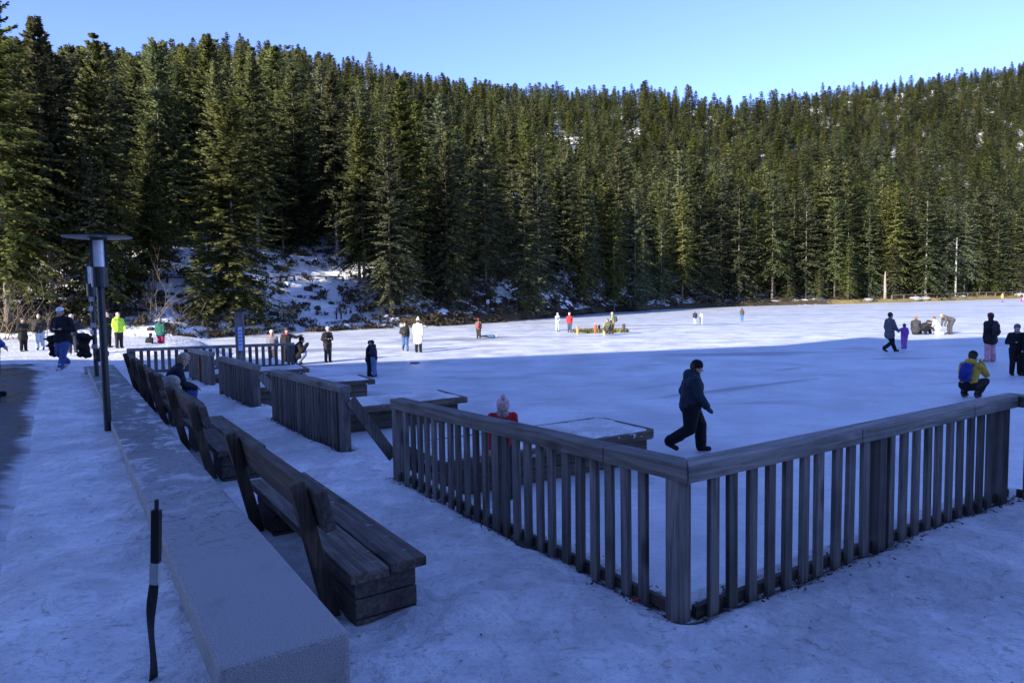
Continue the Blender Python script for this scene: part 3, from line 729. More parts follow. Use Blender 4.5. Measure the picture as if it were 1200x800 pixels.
def dead_trunk(u, y, vt, label, name='dead_tree', mat=BARKL, r0=.2, br=8, zbase=None, seed=0):
    x = (u-600)/800*y; z = hz1(x, y) if zbase is None else zbase; H = at_depth(u, vt, y).z-z; rr = random.Random(seed); mb = MB()
    o = thing(name, (x, y, z), 0, label, 'tree')
    mb.tube([(0, 0, -.4), (.04, .02, H*.3), (-.05, .03, H*.7), (.02, 0, H)], [r0*1.2, r0, r0*.75, r0*.3], 8); mb.build('trunk', mat, o, smooth=True)
    mb = MB()
    for i in range(br):
        zz = H*rr.uniform(.3, .97); a = rr.random()*6.28; L = rr.uniform(.5, 1.7)
        mb.tube([(0, 0, zz), (math.cos(a)*L*.6, math.sin(a)*L*.6, zz+.1*L), (math.cos(a)*L, math.sin(a)*L, zz-.1*L)], [.05, .03, .01], 4)
    mb.build('branches', mat, o); return o
dead_trunk(1037, 158, 318, 'pale straight dead trunk standing at the far ice edge', r0=.3, br=5)

# ------------------------------------------------------------------ stone wall
WR = P(410, 740, 1.25); WL = P(256, 782, 1.25); wd = ray(70, 355.3); WA = Vector((wd.x, wd.y, 0)).normalized(); WN = Vector((WA.y, -WA.x, 0)); WW = min(.62, (WR-WL).dot(WN))
print('WALL', WR, WW, WA, W0, AL)
mb = MB(); mb.box((0, -WW, -.8), (16.6, 0, 0), b=.022)
me = mb.mesh('stone_wall', GRANITE)
o = obj('stone_wall', me); Mw = Matrix(((WA.x, -WN.x, 0, WR.x), (WA.y, -WN.y, 0, WR.y), (0, 0, 1, 1.25), (0, 0, 0, 1)))
# local x along, local y = lakeward normal (left-handed), so mirror y into a proper rotation
Mr = Matrix(((AL.x, -NR.x, 0, W0.x), (AL.y, -NR.y, 0, W0.y), (0, 0, 1, 1.25), (0, 0, 0, 1)))
for v in me.vertices: v.co.y = -v.co.y
me.flip_normals()
o.matrix_world = Mw
tag(o, 'long low speckled granite wall between snowy promenade and benches', 'wall')
mb = MB(); mb.box((16.68, -.62, -.9), (18.2, .02, -.12), b=.03); me = mb.mesh('stone_block', GRANITE)
for v in me.vertices: v.co.y = -v.co.y
me.flip_normals(); o2 = obj('stone_block', me); o2.matrix_world = Mw; tag(o2, 'short lower granite block at the far end of the long wall', 'wall')

# ------------------------------------------------------------------ benches
def wall_frame(a, n, z):
    M = Mr.copy(); q = wa(a, n, z); M.translation = q; return M
def bench(a, label, Ls=3.0, seed=0):
    rr = random.Random(seed)
    o = bpy.data.objects.new('timber_bench', None); link(o); o.matrix_world = wall_frame(a, 0, TZ); tag(o, label, 'bench', 'timber benches along the granite wall')
    # local: x along the wall, y towards the wall (negative = lakeward), z up
    for n0, n1 in ((.44, .725), (.745, 1.03)):
        MB().box((0+rr.uniform(-.02, .02), -n1, .345), (Ls, -n0, .42), b=.014).build('seat_plank', BENCHW, o)
    for xs in (.07, Ls-.72):
        mb = MB()
        for k in range(3): mb.box((xs+rr.uniform(0, .012), -.98+rr.uniform(0, .015), -.10+k*.15), (xs+.62, -.50, .046+k*.15-.004), b=.01)
        mb.build('plinth', BENCHX, o)
        mb = MB(); mb.beam((xs+.3, -.44, -.05), (xs+.3, -.20, 1.02), .10, .105, .012, up=(0, 1, 0)); 
        mb.build('back_post', BENCHZ, o)
    mb = MB(); mb.beam((.17, -.350, .83), (Ls-.12, -.350, .83), .085, .30, .016, twist=-.22); mb.build('backrest', BENCHX, o)
    return o
bench(1.35, 'nearest dark timber bench with thick plank seat in front of the granite wall end', 3.0, 1)
bench(6.0, 'second nearest dark timber bench, seat dusted with frost', 2.9, 2)
bench(10.55, 'timber bench on which the person in the dark jacket sits', 2.9, 3)
bench(14.3, 'farthest timber bench, next to the corner of the crosswise fence', 2.7, 4)

# ------------------------------------------------------------------ fences
def fence(name, p, q, zt0, zt1, posts, pitch, sw, label, side=1, rail=(.19, .128), seed=0, post_w=.13, base_drop=.06, brail=True, mitre=(0, 0), wz=None):
    wz = wz or WOODZ
    """p,q: ground points; side: +1 puts the pickets to the left of p->q"""
    rr = random.Random(seed); d = Vector((q.x-p.x, q.y-p.y, 0)); L = d.length; rz = math.atan2(d.y, d.x)
    o = thing(name, (p.x, p.y, TZ), rz, label, 'fence', 'weathered timber fences on the lake terrace')
    top = lambda x: (zt0+(zt1-zt0)*x/L)-TZ
    mb = MB(); h = rail[1]
    cuts = [0]+[x for x in (2.05, 4.1, 6.15) if x < L-.6]+[L]
    for i in range(len(cuts)-1):
        x0 = cuts[i]+(.0015 if i else 0); x1 = cuts[i+1]-.0015
        mb.beam((x0, 0, top(x0)-h/2), (x1, 0, top(x1)-h/2), rail[0], h, .016)
    
    def mit(v):
        x, y, z = v
        if x < .02: x += y*mitre[0]
        if x > L-.02: x -= y*mitre[1]
        return (x, y, z)
    mb.V = [mit(v) for v in mb.V]; mb.build('top_rail', WOODX, o)
    if brail:
        MB().beam((.07, side*.0, .015), (L-.07, side*.0, .015), .045, .09, .006).build('bottom_rail', BENCHX, o)
    for x in posts:
        MB().box((-post_w/2, -post_w/2, -base_drop-.1), (post_w/2, post_w/2, top(x)-h+.002), b=.012).build('post', wz, o, (x, side*.012, 0), (0, 0, rr.gauss(0, .01)))
    hs = {}
    n = int(L/pitch)
    for k in range(1, n+1):
        x = k*L/(n+1)
        if any(abs(x-px_) < post_w/2+sw/2+.012 for px_ in posts): continue
        key = k % 5
        if key not in hs:
            hs[key] = MB().box((-sw/2, -.02, 0), (sw/2, .02, 1), b=.006).mesh('picket', wz)
        s = obj('picket', hs[key], o, (x+rr.gauss(0, .006), side*.045, -base_drop-rr.uniform(0, .03)), (0, rr.gauss(0, .006), rr.gauss(0, .02)))
        s.scale = (rr.uniform(.92, 1.06), 1, top(x)-h+base_drop+.02)
    return o
tA = math.atan2(Bd.y, Bd.x)-math.atan2((CORN-A0).y, (CORN-A0).x); kA = math.tan(tA/2)
fA = fence('timber_fence', A0, CORN, 1.51, 1.62, [.07, 2.47, (CORN-A0).length-.072], .192, .088, 'long near fence running from the open gap to the near corner post', side=-1, seed=1, mitre=(0, kA))
fence('timber_fence', CORN, B1, 1.62, 1.62, [2.42, (B1-CORN).length-.31], .222, .098, 'right hand near fence from the near corner post towards the crouching photographer', side=-1, seed=2, mitre=(kA, -1))
fence('timber_fence', B1, C1, 1.62, 1.62, [.24, 2.4], .21, .098, 'short fence stub leaving the picture at the right edge', side=-1, seed=3, post_w=.17, mitre=(-1, 0))
LA = (CORN-A0).length
MB().beam((LA-2.0, -.15, -.035), (LA-.38, -.13, -.075), .13, .05, .012, twist=.15).build('edging_board', BENCHX, fA)['label'] = 'half buried edging board at the foot of the fence'
PM = Vector((.85, .53, 0)).normalized()
for (a, b, z0, z1, lab, sd) in ((D0, D1, 1.46, 1.50, 'third nearest fence panel with a slanting brace at its right end', 4), (E0, E1, 1.42, 1.40, 'short fence panel between two jetties, standing behind the braced panel', 5), (F0, F1, 1.38, 1.40, 'farthest small fence panel with a rusty red board on it', 6)):
    Lh = (b-a).length
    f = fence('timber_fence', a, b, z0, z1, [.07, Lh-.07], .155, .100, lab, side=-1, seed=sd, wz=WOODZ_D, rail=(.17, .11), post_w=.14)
    Minv = f.matrix_basis.inverted() if False else None
    # slanting brace on the lake side of the end post: a part of the fence
    ang = math.atan2(PM.y, PM.x)-f.rotation_euler.z; dx, dy = math.cos(ang), math.sin(ang)
    MB().beam((Lh+dx*.06, dy*.06, z1-TZ-.22), (Lh+dx*.72, dy*.72, -.18), .17, .05, .008, up=(-dy, dx, 0)).build('brace', WOODZ, f)
    if sd == 6:
        MB().box((Lh*.52, -.10, -.1), (Lh*.52+.13, -.072, .72), b=.006).build('board', m_plain('rusty_red_paint', (.20, .035, .02), .7, .4), f)['label'] = 'rusty red board'
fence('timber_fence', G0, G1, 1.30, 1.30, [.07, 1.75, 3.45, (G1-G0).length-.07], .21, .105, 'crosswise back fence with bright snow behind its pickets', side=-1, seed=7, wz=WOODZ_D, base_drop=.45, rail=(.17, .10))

# ------------------------------------------------------------------ jetties
def jetty(p, q, w_, label, seed=0):
    rr = random.Random(seed); d = Vector((q.x-p.x, q.y-p.y, 0)); L = d.length
    o = thing('boat_jetty', (p.x, p.y, 0), math.atan2(d.y, d.x), label, 'jetty', 'timber boat jetties reaching onto the ice')
    h = w_/2; c = .17 if seed == 1 else .03
    out = [(0, -h), (L-c, -h), (L, -h+c), (L, h-c), (L-c, h), (0, h)]
    mb = MB(); V = [(x, y, .40) for x, y in out]+[(x, y, .53) for x, y in out]; n = len(out)
    mb.add(V, [tuple(range(n-1, -1, -1)), tuple(range(n, 2*n))]+[(i, (i+1) % n, n+(i+1) % n, n+i) for i in range(n)])
    dk = mb.build('deck', WOODX_S, o)
    b = dk.modifiers.new('b', 'BEVEL'); b.width = .018; b.segments = 2
    for s in (-1, 1):
        mb = MB()
        for k in range(2): mb.box((.05, s*(h-.13)-.03, .02+k*.19), (L-.22, s*(h-.13)+.03, .20+k*.19), b=.008)
        mb.build('side_boarding', BENCHX, o)
    mb = MB()
    for k in range(2): mb.box((L-.26, -h+.17, .02+k*.19), (L-.2, h-.17, .20+k*.19), b=.008)
    mb.build('end_boarding', BENCHX, o)
    for x in (L-.42, L*.5):
        for s in (-1, 1): MB().lathe([(.085, -.4), (.085, .397)], 10).build('pile', WOODZ, o, (x, s*(h-.34), 0), smooth=False)
    # snow lying on the deck, with a ragged rim
    nx, ny = 90, 40; gx, gy = np.meshgrid(np.linspace(.0, L-.05, nx), np.linspace(-h+.04, h-.04, ny))
    edge = np.minimum(np.minimum(gy+h-.02, h-.02-gy), L-.02-gx); edge = np.minimum(edge, (L+h-c-.03-gx-np.abs(gy))*.7)
    nz = fbm(gx+seed*9, gy, .35, 12, 4); cov = sstep(.02, .26, edge-.16*(nz-.35))
    z = .533+.030*cov+(fbm(gx, gy+seed*7, .22, 5, 3)-.5)*.02*cov-.03*(1-sstep(0, .3, cov))
    i = np.arange((nx-1)*(ny-1)); k = (i//(nx-1))*nx + i % (nx-1)
    obj('snow_cover', mesh_np('snow_cover', np.stack([gx.ravel(), gy.ravel(), z.ravel()], 1), np.stack([k, k+1, k+nx+1, k+nx], 1), SNOWC, True), o)
    return o
def mid(a, b): return (Vector(a)+Vector(b))/2
PZ = .54
def endmid(r_, b_): return mid(P(*r_, PZ), P(*b_, PZ))
jetty(mid(A0, D1)+PM*.75, endmid((779, 502), (699, 488)), 1.6, 'nearest snow topped jetty, seen right behind the long near fence', 1)
jetty(mid(D0, E1)+PM*.6, endmid((557, 464), (507, 456)), 1.6, 'second nearest jetty, level with the girl in the red jacket', 2)
jetty(mid(E0, F1)+PM*.6, endmid((445, 443), (417, 439)), 1.6, 'third jetty, in front of the embracing couple', 3)
jetty(F0+(F0-F1).normalized()*1.0+PM*.3, endmid((375, 430), (341, 428)), 1.6, 'farthest jetty, in front of the crouching black figure', 4)

# wooden info post
q = P(281, 428, TZ); q = Vector((-8.75, 21.9, TZ)); q = Vector(((281-600)/800*21.6*1.0, 21.6, TZ))
o = thing('notice_post', (q.x, q.y, .47), R(20), 'square timber post with a small roof cap and an upright notice', 'post')
MB().box((-.14, -.11, -.75), (.14, .11, 1.98), b=.012).build('shaft', WOODZ, o)
MB().box((-.21, -.18, 1.985), (.21, .18, 2.05), b=.01).build('cap', BENCHX, o)
nt = MB().box((-.055, -.125, .75), (.07, -.1125, 1.5)).build('notice', m_plain('pale_blue_notice', (.45, .52, .78), .5, .1), o)
for k in range(5): MB().box((-.035, -.129, 1.36-k*.11), (.05, -.1265, 1.40-k*.11)).build('notice_band', m_plain('blue_print', (.08, .12, .45), .5), nt)

# ------------------------------------------------------------------ lamps, stake
def lamp(q, H, disc, label):
    o = thing('path_lamp', (q.x, q.y, q.z), 0, label, 'lamp', 'dark lamps along the granite wall')
    MB().lathe([(.046, -.3), (.046, H-.63)], 16).build('pole', POLEM, o, smooth=False)
    MB().lathe([(.07, H-.66), (.098, H-.655), (.098, H-.40), (.09, H-.395)], 20).build('collar', POLEM, o)
    MB().lathe([(.074, H-.394), (.074, H-.035)], 20).build('lamp_glass', LGLASS, o, smooth=False)
    for k in range(2):
        a = R(30)+k*PI
        MB().box((.074, -.045, H-.396), (.096, .045, H-.03)).build('strut', POLEM, o, (0, 0, 0), (0, 0, a))
    if disc:
        MB().lathe([(.10, H-.026), (.395, H-.016), (.40, H-.012), (.06, H-.004)], 40).build('disc', SHEENM, o)
        MB().lathe([(.402, H-.0118), (.398, H-.004), (.05, H+.012)], 40).build('disc_top', POLEM, o)
        MB().lathe([(.11, H-.05), (.11, H-.0345)], 20).build('cap', POLEM, o)
    else:
        MB().lathe([(.10, H-.03), (.10, H), (.03, H+.012)], 20).build('cap', POLEM, o)
    return o
q1 = P(127, 507, 1.08); q1.z = gz(q1.x, q1.y); H1 = at_depth(116, 277, q1.y).z-q1.z
lamp(q1, H1, True, 'near dark path lamp with a wide flat disc above its glass cylinder')
q2 = P(114, 451, 1.06); q2.z = gz(q2.x, q2.y); H2 = at_depth(104, 310, q2.y).z-q2.z
l2 = lamp(q2, H2, False, 'far dark path lamp without disc, stickers on its pole')
for k, (zz, a) in enumerate(((1.55, -1.9), (1.2, -1.3), (1.05, -2.0), (.75, -1.4), (1.75, -1.6))):
    MB().box((-.05, -.003, -.05), (.05, .003, .05)).build('sticker', WHITEM, l2, (math.cos(a)*.051, math.sin(a)*.051, zz), (0, 0, a+PI/2))
mb = MB(); rr = random.Random(4)
for k in range(26): mb.cap((rr.gauss(-.02, .055), rr.gauss(-.09, .04), .55+k*.017), rr.uniform(.025, .075), (rr.gauss(-.02, .06), rr.gauss(-.09, .04), .53+k*.018), rr.uniform(.025, .075))
b_ = build_blob(mb, 'black_bag', cloth((.012, .011, .011)), None, .02); b_.location = (q2.x-.10, q2.y-.08, q2.z+.02); tag(b_, 'bulky black bag hanging on the pole of the far lamp', 'bag')
mb = MB()
for k in range(6): mb.cap((rr.gauss(.0, .04), rr.gauss(0, .04), k*.03), .09, (rr.gauss(0, .03), rr.gauss(0, .03), k*.03+.02), .07)
b_ = build_blob(mb, 'black_pouch', BLACKM, None, .02); b_.location = (q2.x+.17, q2.y-.05, q2.z+.52); tag(b_, 'small black pouch strapped on the right of the far lamp pole', 'bag')

q = P(181, 796, 1.08); q.z = gz(q.x, q.y)
o = thing('marker_stake', (q.x, q.y, q.z), 0, 'thin black snow stake with white band and twisted black film', 'stake')
hs = at_depth(184, 585, q.y).z-q.z
tx = lambda z: (.052*z/hs, .0, z)
mb = MB(); mb.beam(tx(hs*.655), tx(hs*.945), .040, .028, .005, up=(0, 1, 0)); mb.build('sleeve', BLACKM, o)
MB().tube([tx(hs*.53), tx(hs)], [.010, .010], 8).build('rod', BLACKM, o)
mb = MB(); mb.beam(tx(hs*.535), tx(hs*.652), .044, .032, .004, up=(.1, 1, 0)); mb.build('white_band', WHITEM, o)
V = []; F = []; N = 26
for k in range(N+1):
    z = -.05+(hs*.545+.05)*k/N; a = .75*math.sin(k/N*PI*1.6)+.25+R(30); wv = .021*(.85+.2*math.sin(k/N*9)); cx = .008*math.sin(k/N*PI*2.1+.4)+.052*z/hs-.012
    for s, t in ((-1, -1), (1, -1), (1, 1), (-1, 1)): V.append((cx+s*wv*math.cos(a)-t*.003*math.sin(a), s*wv*math.sin(a)+t*.003*math.cos(a), z))
for k in range(N):
    for j in range(4): F.append((k*4+j, k*4+(j+1) % 4, k*4+4+(j+1) % 4, k*4+4+j))
F += [(3, 2, 1, 0), (N*4, N*4+1, N*4+2, N*4+3)]
MB().add(V, F).build('twisted_film', BLACKM, o)

# bark and leaf litter along the fence feet, plus a scrap of red wrapper
r = np.random.default_rng(8); Vs = []
for a, b in ((A0, CORN), (CORN, B1), (D0, D1), (E0, E1)):
    Lh = (b-a).length; n = int(Lh*190); t = r.random(n); off = np.abs(r.normal(0, .10, n))*np.where(r.random(n) < .75, 1, -1)
    dd = (b-a).normalized(); nn_ = Vector((dd.y, -dd.x, 0)) 
    x = a.x+dd.x*t*Lh-nn_.x*off*-1; y = a.y+dd.y*t*Lh-nn_.y*off*-1
    keep = fbm(x, y, .8, 70, 2) > .47; x = x[keep]; y = y[keep]; n = len(x)
    z = ground_z(x, y)+.006; an_ = r.random(n)*6.28; ln = r.uniform(.003, .016, n)*(1+1.6*(r.random(n) < .06)); wd = r.uniform(.002, .006, n)
    p = np.stack([x, y, z], 1); u1 = np.stack([np.cos(an_)*ln, np.sin(an_)*ln, r.normal(0, .005, n)], 1); u2 = np.stack([-np.sin(an_)*wd, np.cos(an_)*wd, r.normal(0, .004, n)], 1)
    Vs.append(np.stack([p-u1-u2, p+u1-u2, p+u1+u2, p-u1+u2], 1).reshape(-1, 3))
n = 240; x = r.uniform(-4.5, 5, n); y = r.uniform(3.2, 9, n); _, nv = an(x, y); z = ground_z(x, y)+.004; okk = (nv > .05) | (nv < -.62); x, y, z = x[okk], y[okk], z[okk]; n = len(x)
an_ = r.random(n)*6.28; ln = r.uniform(.004, .014, n); wd = r.uniform(.002, .006, n); p = np.stack([x, y, z], 1)
u1 = np.stack([np.cos(an_)*ln, np.sin(an_)*ln, 0*ln], 1); u2 = np.stack([-np.sin(an_)*wd, np.cos(an_)*wd, 0*ln], 1)
Vs.append(np.stack([p-u1-u2, p+u1-u2, p+u1+u2, p-u1+u2], 1).reshape(-1, 3))
V = np.concatenate(Vs); tag(obj('bark_litter', mesh_np('bark_litter', V, np.arange(len(V)).reshape(-1, 4), m_plain('bark_chips', (.06, .048, .036), .9, .4))), 'dark bark crumbs and twigs strewn along the fence feet', 'litter', None, 'stuff')
dA = (CORN-A0).normalized(); nA = Vector((-dA.y, dA.x, 0))*-1
q = CORN-dA*.42+nA*.10; 
tag(MB().box((-.035, -.014, 0), (.035, .014, .012), b=.004).build('red_wrapper', cloth((.45, .04, .05)), None, (q.x, q.y, gz(q.x, q.y)+.004), (0, .1, .9)), 'small red and white wrapper lying at the fence foot by the corner', 'litter')

# ------------------------------------------------------------------ islet
ic = P(704, 389.5, 0)
o = thing('grassy_islet', (ic.x, ic.y, 0), 0, 'flat grassy islet frozen into the ice', 'islet')
ih = (738-670)/2/800*ic.y
mb = MB(); n = 40; rr = random.Random(3); ring = [(ih*(1+.06*rr.gauss(0, 1))*math.cos(6.283*k/n), ih*.55*(1+.08*rr.gauss(0, 1))*math.sin(6.283*k/n)) for k in range(n)]
V = [(x, y, -.1) for x, y in ring]+[(x*.94, y*.94, .12) for x, y in ring]; mb.add(V, [tuple(range(n, 2*n))]+[(i, (i+1) % n, n+(i+1) % n, n+i) for i in range(n)]); mb.build('turf', m_plain('islet_turf', (.10, .10, .03), .9, .4, 4), o)
r = np.random.default_rng(9); n = 2600; a = r.random(n)*6.28; rad = np.sqrt(r.random(n))*.97
p = np.stack([np.cos(a)*rad*ih, np.sin(a)*rad*ih*.55, 0*a+.10], 1); h = r.uniform(.06, .26, n); d = np.stack([r.normal(0, .05, n), r.normal(0, .05, n), h], 1); wv = np.stack([r.normal(0, 1, n), r.normal(0, 1, n), 0*a], 1)*.03
gr = obj('grass', mesh_np('grass', np.stack([p-wv, p+wv, p+d], 1).reshape(-1, 3), np.arange(3*n).reshape(-1, 3), m_leaf('islet_grass', (.07, .075, .02), (.20, .18, .06))), o); gr['kind'] = 'stuff'
def stump(u, v0, v1, col, label, rad=.11):
    q = P(u, v1, .1); H = (v1-v0)*q.y/800
    o = MB().lathe([(rad*1.1, -.1), (rad, .1), (rad*.95, H*.95), (rad*.6, H)], 10).build('wooden_stake', m_plain('stake_wood', col, .8, .3, 12), None, (q.x, q.y, .1), smooth=False); return tag(o, label, 'stake', 'stakes on the grassy islet')
stump(677, 382, 390, (.30, .20, .11), 'short light brown stake at the left end of the islet')
stump(731, 379.5, 388, (.05, .045, .04), 'dark stake at the right end of the islet', .12)
stump(708.5, 380, 391, (.40, .28, .17), 'pale wooden stake in the middle of the islet')

# rails along the lakeside path on the left slope, a small notice, pole on the right
def path_rail(u0, v0, u1, v1, label):
    a = hit(u0, v0+4); b = hit(u1, v1+4); d = b-a; L = d.length
    o = thing('path_rail', (a.x, a.y, a.z), math.atan2(d.y, d.x), label, 'railing', 'log railings of the slope path')
    Lh = math.hypot(d.x, d.y)
    MB().beam((0, 0, .42), (Lh, 0, d.z+.42), .13, .13, .03).build('rail', BENCHX, o)
    n = max(2, int(Lh/2.2))
    for k in range(n+1): MB().box((-.07, -.07, -.5), (.07, .07, .40), b=.01).build('post', BENCHZ, o, (Lh*k/n, .0, d.z*k/n))
path_rail(196, 328, 240, 329, 'log railing of the slope path left of the big fir')
path_rail(312, 327, 345, 326, 'log railing of the slope path just right of the big fir')
path_rail(362, 325, 402, 325.5, 'log railing of the slope path above the snowy clearing')
pu = P(1119.5, 345.5, .6); pu = Vector(((1119.5-600)/800*176, 176, 0)); zb = hz1(pu.x, pu.y); Hh = at_depth(1120.5, 279, 176).z-zb
o = thing('utility_pole', (pu.x, pu.y, zb), 0, 'tall pale utility pole on the sunny right bank', 'pole')
MB().lathe([(.24, -.5), (.22, 1), (.16, Hh)], 12).build('shaft', m_plain('pale_pole', (.30, .285, .265), .7, .2), o); MB().box((-.9, -.06, Hh-.5), (.9, .06, Hh-.36)).build('crossarm', BARK, o)
q = hit(572, 366); o = thing('path_notice', (q.x, q.y, q.z), 0, 'small white notice on a stick at the shaded shore', 'sign')
MB().lathe([(.03, -.2), (.03, 1.25)], 8).build('stick', BARK, o); MB().box((-.17, -.06, .95), (.17, -.032, 1.4), b=.004).build('board', WHITEM, o)
a = hit(1045, 351); b = Vector(((1205-600)/800*196, 196, 0)); b.z = hz1(b.x, b.y)
o = thing('path_rail', (a.x, a.y, a.z), 0, 'long low log railing along the sunny right bank', 'railing', 'log railings of the slope path')
n = 14
for k in range(n+1):
    x = (b.x-a.x)*k/n; y = (b.y-a.y)*k/n; z = hz1(a.x+x, a.y+y)-a.z; MB().box((-.1, -.1, -.5), (.1, .1, .9)).build('post', BARK, o, (x, y, z))
    if k: MB().beam((px_, py_, pz_+.95), (x, y, z+.95), .18, .18, .03).build('rail', BARK, o)
    px_, py_, pz_ = x, y, z
for u, v, sz in ((1073, 349, 1.0), (1085, 347.5, .8), (1128, 347, .6), (1197, 348, 1.2), (1018, 352, .7)):
    bm = bmesh.new(); bmesh.ops.create_icosphere(bm, subdivisions=3, radius=sz)
    for vv in bm.verts: vv.co = Vector((vv.co.x*1.5, vv.co.y, vv.co.z*.55))*(1+.25*(random.random()-.5))
    me = bpy.data.meshes.new('pale_boulder'); bm.to_mesh(me); bm.free(); me.materials.append(m_plain('pale_stone', (.26, .25, .23), .85, .3, 4))
    x = (u-600)/800*(shore(u)+2); tag(obj('pale_boulder', me, None, (x, float(shore(u)+2.2), hz1(x, shore(u)+2.2)+.1)), 'pale boulder at the edge of the sunny right bank', 'boulder', 'pale boulders on the sunny bank')

# ------------------------------------------------------------------ the hotel behind the viewer, whose shade covers the terrace
HB = thing('lakeside_hotel', (0, 0, 0), 0, 'tall hotel at the lakeside whose shadow lies over terrace and ice', 'building')
h0 = Vector((-66, -21)); h1 = Vector((-12, -5.5)); hd = (h1-h0).normalized(); hn = Vector((hd.y, -hd.x)); HL = (h1-h0).length
HB.location = (h0.x, h0.y, 0); HB.rotation_euler = (0, 0, math.atan2(hd.y, hd.x))
HZ = 22.5
MB().box((0, -46, -.5), (HL, 0, HZ)).build('wall', m_plain('hotel_render', (.30, .26, .21), .85, .1, 3), HB)
mb = MB(); mb.add([(-.8, -47, HZ), (HL+.8, -47, HZ), (HL+.8, .9, HZ), (-.8, .9, HZ), (-.8, -23, HZ+6), (HL+.8, -23, HZ+6), (-.8, .9, HZ-.4), (HL+.8, .9, HZ-.4)], [(0, 1, 5, 4), (2, 3, 4, 5), (3, 0, 4), (1, 2, 5), (3, 2, 7, 6), (0, 3, 2, 1)])
rf = mb.build('roof', m_plain('slate_roof', (.06, .06, .065), .7, .3, 2), HB)
mb = MB(); gx0 = HL-14.5
mb.add([(gx0, .5, HZ-.5), (gx0+9, .5, HZ-.5), (gx0+4.5, .5, HZ+2.6), (gx0, -18, HZ-.5), (gx0+9, -18, HZ-.5), (gx0+4.5, -18, HZ+2.6)], [(0, 1, 2), (3, 5, 4), (0, 2, 5, 3), (1, 4, 5, 2), (0, 3, 4, 1)])
mb.build('gable', bpy.data.materials['slate_roof'], rf)
wg = MB().box((-9, -20, -.5), (26, -8, 6.5)).build('added_shade_wing', bpy.data.materials['hotel_render'], None); wg.parent = HB; wg.matrix_parent_inverse = Matrix.Identity(4)  # unseen wing, added to hold skylight off the near terrace
wg.matrix_world = Matrix.Identity(4)
bpy.context.view_layer.update(); wg.matrix_basis = (Matrix.Translation(HB.location) @ HB.rotation_euler.to_matrix().to_4x4()).inverted()
MB().box((-10, -21, 6.503), (27.5, -6.8, 6.9)).build('added_wing_eaves', bpy.data.materials['slate_roof'], wg)  # roof slab of the added wing, also out of view
wm = MB().box((-.65, -.02, 0), (.65, .05, 1.5)).mesh('window', m_plain('window_glass', (.03, .04, .05), .1, .1, 2, .6))
for fl in range(6):
    for k in range(14): obj('window', wm, HB, (2.5+k*3.6, .0, 2.0+fl*3.2))

